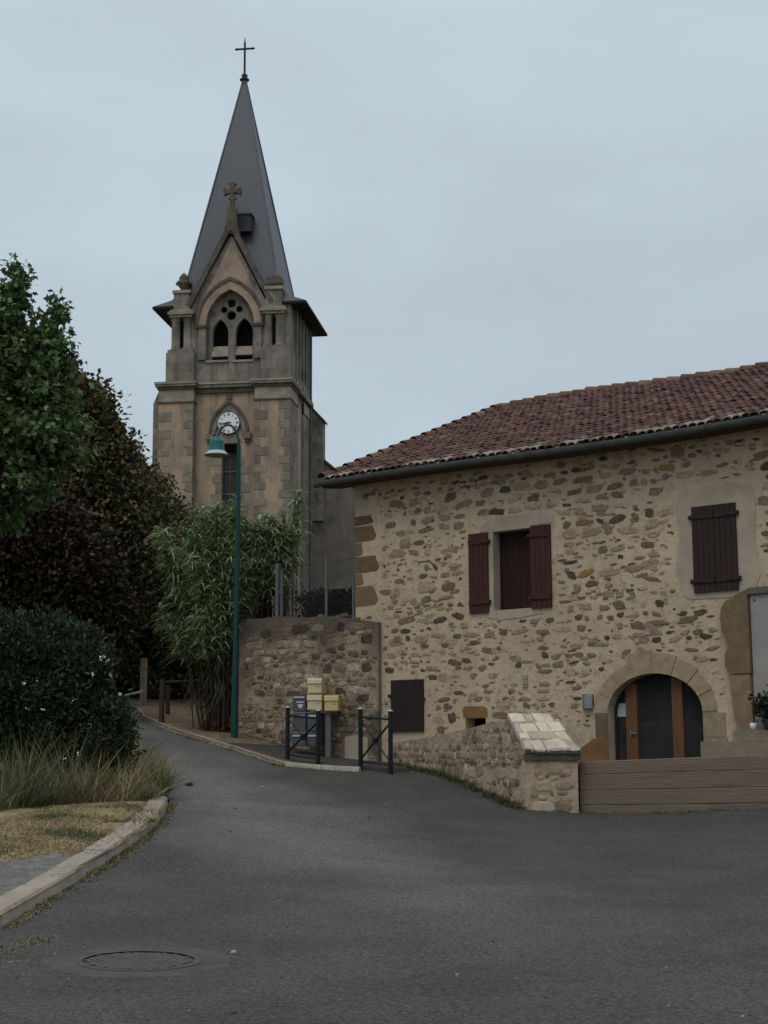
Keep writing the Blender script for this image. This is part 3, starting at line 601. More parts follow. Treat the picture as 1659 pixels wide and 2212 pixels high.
# roof of canal tiles
def zr(s): return 9.60 - .026 * max(0, s + .5) + .03 * math.sin(s * .9)
def ze(s): return 6.93 + .035 * math.sin(s * .55 + 1) - .006 * s
def roof(front):
    mb = MB(); S0, S1, PW = -.52, SR + .4, .165; d0, d1 = (.50, BK / 2) if front else (BK - .5, BK / 2); nc = 24; rt = random.Random(9)
    cols = [(.118, .058, .047), (.10, .053, .045), (.135, .065, .052), (.085, .049, .043), (.155, .095, .078)]
    s = S0; 
    while s < S1:
        off = rt.uniform(-.03, .03)
        for r in range(nc):
            t0, t1 = r / nc, (r + 1) / nc
            lo = d0 + (d1 - d0) * t0; hi = d0 + (d1 - d0) * t1
            c = rt.choice(cols); f = rt.uniform(.8, 1.18); c = tuple(v * f for v in c)
            if r == 0 and rt.random() < .6: c = (.34, .29, .25)
            if r == 1 and rt.random() < .2: c = (.2, .165, .14)
            lift = .056 + rt.uniform(-.008, .012); sh = rt.uniform(-.012, .012); dl = rt.uniform(-.03, .03) * (1 if d0 > d1 else -1) + (off * .6 if r == 0 else 0)
            for typ in (0, 1):
                rows = []
                for (t, d, up) in ((t0, lo + dl, lift), (t1 , hi, .03)):
                    row = []
                    for j in range(5):
                        a = math.pi * j / 4; x = s + sh * typ + (PW * .54) * -math.cos(a) * (1 if t == t0 else .86) + (PW / 2 if typ == 0 else PW)
                        zz = (math.sin(a) * .062 if typ == 1 else -math.sin(a) * .025) + (up if typ == 1 else .03 + (up - .03) * .4)
                        base = ze(x) + (zr(x) - ze(x)) * t; row.append(FP(x, base + zz, d))
                    rows.append(row)
                cc = c if typ else tuple(v * .9 for v in c)
                vs = rows[0] + rows[1]; mb.add(vs, [(j, j + 1, j + 6, j + 5) for j in range(4)], 0, cc, True)
                lowr = [p - UP * .02 for p in rows[0]]; mb.add(rows[0] + lowr, [(j, j + 1, j + 6, j + 5) for j in range(4)], 0, cc)
        s += PW
    # deck under the tiles
    n = 30
    for i in range(n):
        a, b = S0 + (S1 - S0) * i / n, S0 + (S1 - S0) * (i + 1) / n
        mb.add([FP(a, ze(a) - .03, d0), FP(b, ze(b) - .03, d0), FP(b, zr(b) - .03, d1), FP(a, zr(a) - .03, d1)], [(0, 1, 2, 3)], 1)
        mb.add([FP(a, ze(a) - .09, d0), FP(b, ze(b) - .09, d0), FP(b, zr(b) - .09, d1), FP(a, zr(a) - .09, d1)], [(0, 1, 2, 3)], 1)
        mb.add([FP(a, ze(a) - .03, d0), FP(b, ze(b) - .03, d0), FP(b, ze(b) - .09, d0), FP(a, ze(a) - .09, d0)], [(0, 1, 2, 3)], 1)
    for a in (S0, S1): mb.add([FP(a, ze(a) - .09, d0), FP(a, ze(a) + .02, d0), FP(a, zr(a) + .02, d1), FP(a, zr(a) - .09, d1)], [(0, 1, 2, 3)], 1)
    return mb
mb = roof(True); b2 = roof(False); k0 = len(mb.v); mb.v += b2.v; mb.f += [tuple(i + k0 for i in f) for f in b2.f]; mb.m += b2.m; mb.c += b2.c; mb.sm += b2.sm
ro = mb.build('roof', ['roof_tile', 'dark_wood'], house, fix=False)
def half(mbx, p0, p1, r0, r1, c, upv=UP):
    p0, p1 = np.array(p0), np.array(p1); d = (p1 - p0) / np.linalg.norm(p1 - p0); side = np.cross(d, upv); side /= np.linalg.norm(side); u2 = np.cross(side, d)
    vs = [p + (side * math.cos(math.pi * j / 6) + u2 * math.sin(math.pi * j / 6)) * r for p, r in ((p0, r0), (p1, r1)) for j in range(7)]
    mbx.add(vs, [(j, j + 1, j + 8, j + 7) for j in range(6)], 0, c, True)
q = MB(); s = -.55; rt = random.Random(10)
while s < SR:
    c = rt.choice([(.15, .08, .06), (.11, .062, .05), (.19, .12, .1)]); zz = rt.uniform(-.01, .015)
    half(q, FP(s, zr(s) + .05 + zz, BK / 2), FP(s + .42, zr(s + .4) + .03 + zz, BK / 2), .13, .105, c); s += .36
q.build('ridge_tiles', 'roof_tile', ro, fix=False)
q = MB(); 
for i in range(17):                                          # verge tiles up the gable edge
    t0, t1 = i / 17, (i + 1.15) / 17; c = rt.choice([(.15, .08, .06), (.11, .062, .05), (.2, .14, .11)])
    f_ = lambda t: FP(-.5, ze(-.5) + (zr(-.5) - ze(-.5)) * t + .06, .5 + (BK / 2 - .5) * t)
    half(q, f_(t0) + UP * .03, f_(t1), .115, .09, c)
q.build('verge_tiles', 'roof_tile', ro, fix=False)
q = MB(); ring = []; ns = 40
for i in range(ns + 1):
    s_ = -.62 + (SR + 1.0) * i / ns; ring.append([FP(s_, ze(s_) - .03 - .085 * math.sin(math.pi * j / 8), .575 - .075 * math.cos(math.pi * j / 8)) for j in range(9)])
for i in range(ns): q.add(ring[i] + ring[i + 1], [(j, j + 1, j + 10, j + 9) for j in range(8)], 0, (1, 1, 1), True)
q.add(ring[0], [tuple(range(9))]); 
for i in range(ns): q.add([ring[i][8], ring[i + 1][8], ring[i + 1][8] + UP * .03 , ring[i][8] + UP * .03], [(0, 1, 2, 3)])
q.build('gutter', 'gutter', house, fix=False)
q = MB(); n = 30                                              # boarded eaves
for i in range(n):
    a, b = -.5 + (SR + .9) * i / n, -.5 + (SR + .9) * (i + 1) / n
    q.prism([FP(a, ze(a) - .095, .49), FP(a, ze(a) - .125, .46), FP(a, ze(a) - .07, -.06), FP(a, ze(a) + .14, -.06)], [FP(b, ze(b) - .095, .49), FP(b, ze(b) - .125, .46), FP(b, ze(b) - .07, -.06), FP(b, ze(b) + .14, -.06)], cap=i in (0, n - 1))
q.build('eaves_boards', 'post_wood', house)

# ------------------------------------------------------------------ terrace, sleeper wall, pier, steps
sl0 = atY(1253, 1700, 24.6); sl1 = atY(1659, 1700, 23.2); sld = (sl1 - sl0); sld[2] = 0; sld /= np.linalg.norm(sld); sln = np.array([sld[1], -sld[0], 0]);
LW = float(np.dot(sl1 - sl0, sld))
def SP(s, z, d=0): q = sl0 + sld * s + sln * d; return np.array([q[0], q[1], z])
terr = [SP(-.5, 0, -.1), SP(6.0, 0, -.1), FP(13, 0, -.02), FP(4.2, 0, -.02)]
mb = MB(); mb.prism([(p[0], p[1], .1) for p in terr], [(p[0], p[1], 1.19) for p in terr]); mb.build('terrace', 'pavement')['kind'] = 'structure'
sw = thing('sleeper_wall', 'low retaining wall of weathered brown timber sleepers below the arched door', 'retaining wall', SP(0, .4))
zt0 = atY(1255, 1645, 24.6)[2]; zt1 = atY(1659, 1630, 23.2)[2]; rq = random.Random(12)
fr = [0, .28, .52, .78, 1.0]
for i in range(4):
    m = MB(); L2 = 6.0; K = 12
    for part in ((0, .55 * L2 + rq.uniform(-1, 1)), (None, L2)):
        a = part[0] if part[0] is not None else prev + .012
        b = part[1]; prev = b; dd_ = rq.uniform(-.008, .01)
        def zz(s, f): zb = .28 + .02 * s; return zb + (zt0 + (zt1 - zt0) * s / LW - zb) * f
        n = 8; r0 = []; r1 = []
        for kx in range(n + 1):
            s_ = a + (b - a) * kx / n; j = rq.uniform(-.004, .004)
            r0.append([SP(s_, zz(s_, fr[i]) + .001, -.18), SP(s_, zz(s_, fr[i]) + .001, dd_ - .008), SP(s_, zz(s_, fr[i]) + .009, dd_ + j), SP(s_, zz(s_, fr[i + 1]) - .011, dd_ + j), SP(s_, zz(s_, fr[i + 1]) - .002, dd_ - .01), SP(s_, zz(s_, fr[i + 1]) - .004, -.18)])
        for kx in range(n): m.prism(r0[kx], r0[kx + 1], cap=False)
        m.add(r0[0], [tuple(range(6))]); m.add(r0[-1], [tuple(range(6))])
    m.build('sleeper', 'sleeper', sw)

# rubble wing wall running from the house to the pier
WA = atY(1137, 1745, 24.5); WB = FP(.95, 0, .02); wd_ = WB - WA; wd_[2] = 0; LWW = np.linalg.norm(wd_); wd_ /= LWW; wnn = np.array([wd_[1], -wd_[0], 0])
if wnn[0] > 0: wnn = -wnn
def WP(s, z, d=0): q = WA + wd_ * s + wnn * d; return np.array([q[0], q[1], z])
wing = thing('wing_wall', 'short grey rubble stone wall ending in a pier with a pale sloping coping', 'stone wall', (WA[0], WA[1], .45))
TH = .62
ex = np.array([.955, -.10, 0])                                 # direction of the pier's front
def WQ(s, z): q = WA + ex * .88 + wd_ * s; return np.array([q[0], q[1], z])
ztop = lambda s: 1.42 + (1.99 - 1.42) * min(1, s / .62) if s < .62 else 1.97 - (1.97 - 1.56) * (s - .62) / (LWW - .62) - .05 * math.sin(math.pi * (s - .62) / (LWW - .62))
mb = MB()
side = [(0, .1), (LWW, .1), (LWW, ztop(LWW))] + [(LWW + (.62 - LWW) * i / 8, ztop(LWW + (.62 - LWW) * i / 8)) for i in range(1, 8)] + [(.62, 1.95), (0, 1.40)]
L_ = [WP(s, z) for s, z in side]; R_ = [WQ(s, z) for s, z in side]
mb.prism(L_, R_)
WC = [((.40, .31, .22), 4), ((.30, .23, .16), 4), ((.19, .145, .10), 2), ((.46, .37, .275), 2)]
stones(mb, lambda s, z, d=0: WP(s, z, d), .05, LWW - .05, .35, 2.0, [], cols=WC, rows=(.08, .2), asp=(.5, 2.0), keep=.92, gap=(.0, .04), dome=.016, tilt=.1, fill=True, rr=random.Random(21), top=lambda s: ztop(s) - .02)
fx = ex / np.linalg.norm(ex); fn = np.array([fx[1], -fx[0], 0])
stones(mb, lambda s, z, d=0: WA + fx * s + fn * d + UP * (z - WA[2]), .03, .82, .42, 1.38, [], cols=WC, rows=(.08, .2), asp=(.9, 2.6), keep=.93, gap=(.0, .04), dome=.014, fill=True, rr=random.Random(22))
mb.build('wall', ['wing_mortar', 'wing_rubble'], wing)
q = MB(); rc_ = random.Random(23); nseg = 6                       # pale coping: uneven stones set in mortar
A0, A1 = WA + fn * .05, WA + fx * .90 + fn * .05
B0, B1 = WP(.64, 0), WQ(.64, 0) - fx * .14
def CPt(u, v, hh): p = (A0 * (1 - u) + A1 * u) * (1 - v) + (B0 * (1 - u) + B1 * u) * v; return np.array([p[0], p[1], 1.40 + .60 * v + hh])
g = 14
rows = [[CPt(i / g, j / g, .035 + rc_.uniform(-.012, .02)) for i in range(g + 1)] for j in range(g + 1)]
vs = [p for r_ in rows for p in r_]; q.add(vs, [(j * (g + 1) + i, j * (g + 1) + i + 1, (j + 1) * (g + 1) + i + 1, (j + 1) * (g + 1) + i) for j in range(g) for i in range(g)])
bd = [CPt(i / g, 0, 0) for i in range(g + 1)]; 
for i in range(g): q.add([rows[0][i], rows[0][i + 1], rows[0][i + 1] - UP * .06, rows[0][i] - UP * .06], [(0, 1, 2, 3)], 1)
for j in range(g): q.add([rows[j][0], rows[j + 1][0], rows[j + 1][0] - UP * .07, rows[j][0] - UP * .07], [(0, 1, 2, 3)]); q.add([rows[j][g], rows[j + 1][g], rows[j + 1][g] - UP * .07, rows[j][g] - UP * .07], [(0, 1, 2, 3)])
rk = random.Random(77)
v_ = 0.0
while v_ < .97:                                                # flat stones bedded in the sloping top
    dv = rk.uniform(.09, .3); u0 = rk.uniform(-.15, 0)
    while u0 < .98:
        du = rk.uniform(.16, .55); a_, b_ = max(u0, 0) + .012, min(u0 + du, 1) - .012; c_, d_ = v_ + .014, min(v_ + dv, 1) - .014
        if rk.random() < .86 and b_ - a_ > .04 and d_ > c_:
            f = rk.uniform(.7, 1.15); j = lambda: rk.uniform(-.03, .03); cor = [(a_ + j(), c_ + j()), (b_ + j(), c_ + j()), (b_ + j(), d_ + j()), (a_ + j(), d_ + j())]; hh_ = rk.uniform(.05, .068)
            q.prism([CPt(x, y, .02) for x, y in cor], [CPt(x, y, hh_) for x, y in cor], 2, (.64 * f, .57 * f, .46 * f))
        u0 += du
    v_ += dv
q.build('coping', ['coping', 'dark_coping', 'tan_stone'], wing)
q = MB(); q.prism([WA + fn * .03 - fx * .02 + UP * (1.27 - WA[2]), WA + fn * .03 + fx * .90 + UP * (1.27 - WA[2]), WA + fx * .9 - fn * .1 + UP * (1.27 - WA[2]), WA - fx * .02 - fn * .1 + UP * (1.27 - WA[2])],
                  [WA + fn * .03 - fx * .02 + UP * (1.405 - WA[2]), WA + fn * .03 + fx * .90 + UP * (1.405 - WA[2]), WA + fx * .9 - fn * .1 + UP * (1.405 - WA[2]), WA - fx * .02 - fn * .1 + UP * (1.405 - WA[2])]); q.build('cap_stone', 'dark_coping', wing)

st = thing('stone_steps', 'two worn grey stone steps beside the arched door', 'steps', FP(9, 1.2, .3))
q = MB(); q.box(FP, 8.06, 11, 1.185, 1.56, .013, .32); q.build('step', 'step_stone', st); q = MB(); q.box(FP, 8.62, 11, 1.563, 1.745, .013, .24); q.build('step', 'step_stone', st)

# ------------------------------------------------------------------ retaining wall with the letterboxes
rw = thing('retaining_wall', 'tall dark weathered rubble retaining wall behind the letterboxes', 'stone wall', FP(-1.5, 1.2, .12))
mb = MB(); RW0, RW1 = -3.38, .70
topz = lambda s: 4.22 + .05 * math.sin(s * 3) if s > -3.0 else 4.2
ol = [(RW0, .6), (RW1, .6), (RW1, 3.98), (.05, 4.08), (-.6, 4.18), (-1.4, 4.2), (-2.2, 4.27), (-2.7, 4.25), (-3.1, 4.27), (-3.3, 4.22), (RW0, 4.16)]
mb.poly(FP, ol, -.35, .10)
RC = [((.36, .28, .20), 5), ((.28, .215, .155), 4), ((.13, .10, .075), 1.6), ((.48, .40, .31), 2), ((.29, .205, .125), .7)]
stones(mb, lambda s, z, d=0: FP(s, z, d + .10), RW0 + .02, RW1 - .02, 1.0, 4.15, [rect(-.25, .45, 1.0, 1.75)], cols=RC, rows=(.05, .19), asp=(.8, 3.4), keep=.9, gap=(.0, .05), dome=.013, tilt=.1, fill=True, rr=random.Random(31), top=lambda s: topz(s) - .1)
LP = lambda s, z, d=0: FP(RW0 - .0 - d, z, .10 - s)
stones(mb, LP, .02, .43, 1.4, 4.1, [], cols=RC, rows=(.08, .2), asp=(.8, 1.6), keep=.95, gap=(.0, .04), dome=.025, fill=True, rr=random.Random(32))
stones(mb, lambda s, z, d=0: FP(s, 4.12 + .12 * math.sin(1 + s) + d + (.08 if s < -1 else -.02), -.35 + z), RW0 + .1, .6, .0, .42, [], cols=RC, rows=(.14, .2), asp=(1, 2), keep=.9, gap=(.02, .06), dome=.05, rr=random.Random(33))
mb.build('wall', ['old_mortar', 'old_rubble'], rw)
q = MB(); q.poly(FP, [(-.2, 1.0), (.42, 1.0), (.42, 1.66), (.1, 1.72), (-.2, 1.68)], .09, .115); q.build('render_patch', 'render_grey', rw)
q = MB(); q.tube([FP(.71, 2.2, .05), FP(.71, 3.9, .05)], .012, 6); q.build('conduit', 'galv', rw)

# letterboxes
BO = atY(680, 1600, 30.55); BO[2] = 0; BN = np.array([-.20, -.98, 0]); BN /= np.linalg.norm(BN); BU = np.array([-BN[1], BN[0], 0])
def BP(s, z, d=0): return BO + BU * s + BN * d + UP * z
def bz(px, py, d=0): q = on_plane(px, py, BO + BN * d, BN); return float(np.dot(q - BO, BU)), float(q[2])
def letterbox(px0, px1, py0, py1, dep, material, label, cat, grp, slot='plate', style=0):
    D = dep - .34; s0, z1_ = bz(px0, py0, D); s1, _ = bz(px1, py0, D); z0_ = bz((px0 + px1) / 2, py1, D)[1]; z1_ = bz((px0 + px1) / 2, py0, D)[1]
    t = thing('letterbox', label, cat, BP((s0 + s1) / 2, z0_, D - dep), grp)
    m = MB(); m.box(BP, s0, s1, z0_, z1_, D - dep, D)
    if style == 0: m.poly(lambda a, h, b: BP(b, h, a), [(D, z1_ - .085), (D + .03, z1_ - .1), (D + .02, z1_ - .02), (D - .02, z1_ + .012), (D - dep, z1_ + .012), (D - dep, z1_ + .001), (D, z1_ + .001)], s0 - .006, s1 + .006)
    m.build('body', material, t)
    m = MB(); w_ = s1 - s0; m.box(BP, s0 + .012, s1 - .012, z0_ + .015, z1_ - (.12 if style == 0 else .02), D, D + .01); d_ = m.build('door', material, t)
    m = MB()
    if style == 0: m.box(BP, s0 + w_ * .55, s1 - w_ * .15, z0_ + (z1_ - z0_) * .42, z0_ + (z1_ - z0_) * .5, D + .01, D + .014)
    else:
        m.box(BP, s0 + w_ * .1, s1 - w_ * .1, z1_ - .075, z1_ - .045, D + .01, D + .03)
        if style == 1: m.box(BP, s0 + w_ * .3, s1 - w_ * .12, z1_ - .17, z1_ - .145, D + .01, D + .02); m.poly(BP, [(s0 + w_ * .38, z1_ - .2), (s0 + w_ * .82, z1_ - .2), (s0 + w_ * .7, z1_ - .28), (s0 + w_ * .5, z1_ - .28)], D + .01, D + .015)
    m.build('name_plate', 'plate' if style else 'kerb_white', d_)
GY = 'cream letterboxes on the stone wall'; GG = 'grey letterboxes in the bank below'
letterbox(665, 695, 1466, 1498, .34, 'box_yellow', 'topmost pale cream letterbox, alone above the others', 'letterbox', GY)
letterbox(664, 695, 1502, 1534, .34, 'box_yellow', 'pale cream letterbox directly under the topmost one', 'letterbox', GY)
letterbox(701, 731, 1503, 1536, .34, 'box_ochre', 'deeper yellow letterbox at the right of the cream pair', 'letterbox', GY)
letterbox(632, 661, 1500, 1537, .32, 'box_grey', 'dark grey letterbox with white plates beside the cream boxes', 'letterbox', GG, style=1)
letterbox(632, 661, 1540, 1580, .32, 'box_grey', 'grey letterbox with one white slot plate, middle of its column', 'letterbox', GG, style=2)
letterbox(630, 661, 1583, 1612, .32, 'box_grey', 'lowest grey letterbox of the column behind the barrier', 'letterbox', GG, style=2)
letterbox(664, 692, 1540, 1580, .32, 'box_grey', 'grey letterbox right under the lower cream letterbox', 'letterbox', GG, style=2)
letterbox(664, 692, 1583, 1612, .32, 'box_grey', 'lowest grey letterbox beside the galvanised post', 'letterbox', GG, style=2)
bs = bz(709, 1600, -.12)[0]; hb_ = h1(*BP(bs, 0, -.12)[:2])
t = thing('letterbox_post', 'galvanised flat steel post carrying the letterboxes', 'post', BP(bs, hb_, -.12))
q = MB(); q.box(BP, bs - .055, bs + .055, hb_ - .1, bz(709, 1539, -.12)[1], -.16, -.10); q.build('post', 'galv', t)
q = MB(); zb_ = bz(700, 1537, -.12)[1]; q.box(BP, bs - .36, bs + .2, zb_ - .03, zb_ - .004, -.3, -.06); q.build('bracket', 'galv', t)

# cross barriers
def barrier(pxa, pya, pxb, pyb, hgt, label):
    A = G(pxa, pya); B = G(pxb, pyb); t = thing('cross_barrier', label, 'barrier', (A + B) / 2, 'green cross barriers by the kerb')
    for p in (A, B):
        m = MB(); m.tube([p - UP * .2, p + UP * hgt], .043, 10); o = m.build('post', 'barrier_green', t)
        k = MB(); k.lathe(p + UP * hgt, [(0.0, .03), (.03, .026), (.05, .01), (.05, 0.001), (0, 0.001)], 10); k.build('cap', 'plate', o)
    m = MB(); m.tube([A + UP * (hgt - .14), B + UP * (hgt - .14)], .02, 8); m.build('rail', 'barrier_green', t); m = MB(); m.tube([A + UP * .16, B + UP * .16], .016, 8); m.build('rail', 'barrier_green', t)
    dn = np.array([.0, -.022, 0])
    m = MB(); m.tube([A + UP * .2 + dn, B + UP * (hgt - .2) + dn], .019, 8); m.tube([A + UP * (hgt - .2) - dn, B + UP * .2 - dn], .012, 8)
    c = (A + B) / 2 + UP * (hgt / 2); m.tube([c + dn * 1.6, c - dn * 1.6], .06, 12); m.build('cross', 'barrier_green', t)
barrier(621, 1648, 687, 1658, 1.06, 'green X barrier standing before the letterboxes')
barrier(779, 1664, 844, 1672, 1.12, 'green X barrier standing near the dark hatch door')

# ------------------------------------------------------------------ street lamp
Lb = G(506, 1599); Yl = Lb[1]; lamp = thing('street_lamp', 'tall green street lamp with a bell shade on a hooked arm', 'street lamp', Lb)
top = atY(516, 962, Yl); arcT = atY(500, 917, Yl)
shx = atY(468, 977, Yl); q = MB(); q.tube([Lb - UP * .1, Lb + UP * .9], .078, 14); q.tube([Lb + UP * .9, Lb + UP * 1.05, top + UP * -1.2, top], .07, 12, r2=.045); q.build('pole', 'pole_green', lamp)
q = MB(); pts = [top]; rad = (top[0] - shx[0]) / 2; cxm = (top + shx) / 2; base_z = top[2]
for i in range(1, 13):
    a = math.pi * i / 12; pts.append(np.array([cxm[0] + rad * math.cos(a), Yl - .0, base_z + .46 * math.sin(a)]))
pts.append(np.array([shx[0], Yl, base_z - .05])); q.tube(pts, .026, 8); q.build('arm', 'pole_green', lamp)
so = np.array([shx[0], Yl, shx[2]]); k_ = Yl / 3238.
q = MB(); q.lathe(so, [(0, 36 * k_), (.05, 36 * k_), (.09, 32 * k_), (.10, 29 * k_), (.155, 27 * k_), (.165, 22 * k_), (.165, 8 * k_), (.175, 6 * k_), (.175, 3 * k_)], 20); q.build('lamp_head', 'lamp_green', lamp, fix=False)
q = MB(); q.lathe(so, [(.175, 3 * k_), (.20, 1 * k_), (.245, -4 * k_), (.275, -6.5 * k_), (.272, -7 * k_), (.24, -4.6 * k_), (.19, 0)], 24); q.build('lamp_shade', 'lamp_shade_pale', lamp, fix=False)
q = MB(); q.lathe(so, [(.268, -6.6 * k_), (.2, -9 * k_), (.1, -11 * k_), (0, -11.6 * k_)], 20); q.build('diffuser', 'lamp_under', lamp, fix=False)

# ------------------------------------------------------------------ fence on the retaining wall
fn0 = FP(-2.45, 4.1, -.12); fence = thing('wire_fence', 'sagging chain link fence with grey posts on top of the retaining wall', 'fence', fn0)
fs = [(-2.42, 5.45, .045), (-2.28, 5.3, .03), (-.94, 5.5, .035), (-.16, 5.0, .035)]
for s_, zt_, r_ in fs:
    q = MB(); q.tube([FP(s_, 4.0, -.12), FP(s_, zt_, -.12)], r_, 8); q.build('post', 'galv', fence)
q = MB(); sp = .085
def wireseg(a, b, r=.0032):
    q.tube([a, b], r, 3, cap=False)
x0, x1, zb, zt_ = -2.4, .0, 4.15, 5.35
k = x0 - (zt_ - zb)
while k < x1:
    for sg in (1, -1):
        if sg == 1: a = (max(k, x0), zb + max(0, x0 - k)); b = (min(k + zt_ - zb, x1), zb + min(zt_ - zb, x1 - k))
        else: a = (max(k, x0), zt_ - max(0, x0 - k)); b = (min(k + zt_ - zb, x1), zt_ - min(zt_ - zb, x1 - k))
        if b[0] > a[0]: wireseg(FP(a[0], a[1], -.12 + .004 * sg), FP(b[0], b[1], -.12 + .004 * sg))
    k += sp
for zz in (zb, (zb + zt_) / 2, zt_): wireseg(FP(x0, zz, -.12), FP(x1, zz + (.03 if zz == zt_ else 0), -.12), .005)
q.build('wire_mesh', 'wire', fence)

# ------------------------------------------------------------------ church
ch = thing('church', 'grey stone village church with a square clock tower under a slate spire', 'church', TO + np.array([0, 0, 4.0]))
B0 = 3.0
mb = MB()
# lower stage: front panel with tall window, core behind
mb.panel(TP, [(-4.6, B0), (-1.55, B0), (-1.55, 17.6), (-4.6, 17.6)], [[(-3.24, 5), (-2.52, 5), (-2.52, 14.92), (-3.24, 14.92)]], .45, .35)
mb.box(TP, -5.85, -.12, B0, 17.6, .82, 5.0)
tshaft = mb
mb = MB(); mb.poly(TP, [(-6.42, B0), (-6.1, B0), (-6.1, 17.6), (-6.42, 16.85)], .25, 1.5); mb.build('side_buttress', 'tower_grey', ch)
rq = random.Random(41)
def quoins(mb, edges, h0, htop):                              # alternating long and short corner blocks
    h_ = h0; i = 0
    while h_ < htop:
        hh = rq.uniform(.34, .46)
        if h_ + hh < htop:
            for a, sg, b, pr_ in edges:
                if rq.random() < pr_ or i % 2:
                    L = ((.56, .3) if i % 2 else (.3, .46))[0 if sg > 0 else 1] * rq.uniform(.85, 1.1); f = rq.uniform(.75, 1.15)
                    mb.box(TP, min(a, a + sg * L), max(a, a + sg * L), h_ + .02, h_ + hh - .02, b - .022, b + .05, 1, (.25 * f, .215 * f, .172 * f))
        h_ += hh; i += 1
for a0, a1, pr_ in ((-6.1, -4.48, .4), (-1.65, -.02, .95)):
    mb = MB(); mb.box(TP, a0, a1, B0, 16.8, 0, 1.7); quoins(mb, [(a0, 1, 0, pr_), (a1, -1, 0, pr_)], 5, 16.75); mb.box(TP, a1, a1 + .02, B0, 16.8, .03, 1.69, 2); mb.build('corner_pilaster', ['tower_warm', 'tower_block', 'tower_grey'], ch)
    mb = MB(); mb.box(TP, a0, a1, B0, 16.8, 3.3, 5.0); mb.build('corner_pilaster', 'tower_grey', ch)
quoins(tshaft, [(-3.245, -1, .45, .7), (-2.515, 1, .45, .7)], 5, 14.8); tshaft.build('tower_shaft', ['tower_warm', 'tower_block'], ch)
# cornice, string course
mb = MB()
for a0, a1, bf in ((-6.1, -4.48, 0), (-1.65, -.02, 0)):
    mb.box(TP, a0, a1, 16.86, 17.42, bf, 1.75, 1)
    mb.box(TP, a0 - .05, a1 + .05, 16.8, 16.86, bf - .06, 1.8, 2)
    mb.box(TP, a0 - .06, a1 + .06, 17.42, 17.55, bf - .08, 1.8, 2); mb.box(TP, a0 - .14, a1 + .14, 17.55, 17.66, bf - .17, 1.85, 0)
    mb.box(TP, a0 - .17, a1 + .17, 17.66, 17.76, bf - .2, 1.86, 1)
mb.box(TP, -4.5, -1.6, 17.3, 17.52, .33, .9, 2); mb.box(TP, -4.5, -1.6, 17.52, 17.66, .22, .9, 0); mb.box(TP, -4.34, -1.79, 17.66, 17.75, .16, .9, 1)
mb.box(TP, -.4, .14, 17.5, 17.7, 1.86, 5.1, 0); mb.box(TP, -.02, .0, 16.86, 17.42, 3.3, 5, 1); mb.box(TP, -6.2, -5.8, 17.5, 17.7, 1.86, 5.1, 0)
mb.build('cornice', ['tower_grey', 'tower_pale', 'tower_dark'], ch)
# belfry stage
mb = MB()
def parch(c, w_, spring, apex, n=8):                          # pointed arch outline from left springing over the apex to the right
    pts = []
    for sg in (-1, 1):
        seg = []
        Hh = apex - spring; R_ = (w_ * w_ + Hh * Hh) / (2 * w_)
        for i in range(n + 1):
            h = Hh * i / n; x = math.sqrt(max(0, R_ * R_ - h * h)) - (R_ - w_); seg.append((c + sg * x, spring + h))
        pts += seg if sg < 0 else seg[::-1][1:]
    return pts
GC = -2.90
big = [(GC - 1.12, 18.78), (GC - 1.12, 20.3)] + parch(GC, 1.12, 20.45, 22.12) + [(GC + 1.12, 20.3), (GC + 1.12, 18.78)]
mb.panel(TP, [(-4.75, 17.7), (-1.25, 17.7), (-1.25, 21.55), (GC, 24.75), (-4.75, 21.55)], [big], .40, .22)
mb.box(TP, -5.6, -.12, 17.6, 21.5, 1.05, 4.9)
mb.box(TP, -5.6, -4.6, 17.6, 21.5, .5, 1.05); mb.box(TP, -1.4, -.12, 17.6, 21.5, .5, 1.05)
mb.poly(TP, [(-4.7, 21.5), (-1.3, 21.5), (GC, 24.7)], .93, 2.2)
mb.build('belfry_wall', 'tower_grey', ch)
# warm masonry in the gable head
mb = MB(); go = [(-4.25, 21.75)] + [(a, h) for a, h in parch(GC, 1.52, 20.5, 22.72) if h > 21.55] + [(-1.55, 21.75), (GC, 24.45)]
mb.poly(TP, [(-4.35, 21.4)] + [p for p in parch(GC, 1.6, 20.45, 22.74) if p[1] > 21.4] + [(-1.45, 21.4), (GC, 24.45)], .385, .398); mb.build('gable_panel', 'tower_warm', ch)
mb = MB(); qc = [(.0, -0.02)]
def circ(cx_, cy_, r, n=14): return [(cx_ + r * math.cos(2 * math.pi * i / n), cy_ + r * math.sin(2 * math.pi * i / n)) for i in range(n)]
lanL = [(-3.80, 18.85)] + parch(-3.42, .38, 20.1, 20.82) + [(-3.04, 18.85)]
lanR = [(-2.72, 18.85)] + parch(-2.30, .40, 20.1, 20.84) + [(-1.90, 18.85)]
holes = [lanL, lanR, circ(GC, 21.56, .20), circ(GC, 20.98, .215), circ(GC - .36, 21.27, .155), circ(GC + .36, 21.27, .155)]
mb.panel(TP, [(GC - 1.2, 18.6), (GC + 1.2, 18.6), (GC + 1.2, 21.2), (GC, 22.2), (GC - 1.2, 21.2)], holes, .62, .3)
tr_ = mb.build('belfry_window', 'tower_grey', ch)
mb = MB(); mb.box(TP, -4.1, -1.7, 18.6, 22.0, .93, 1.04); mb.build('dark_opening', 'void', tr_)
mb = MB(); mb.poly(lambda a, h, b: TP(b, h, a), [(.56, 19.05), (.80, 19.58), (.92, 19.58), (.92, 19.05)], -3.80, -3.04); mb.build('sill_slab', 'tower_pale', tr_); mb = MB(); mb.poly(lambda a, h, b: TP(b, h, a), [(.60, 19.1), (.80, 19.55), (.92, 19.55), (.92, 19.1)], -2.72, -1.90); mb.build('sill_slab', 'tower_pale', tr_)
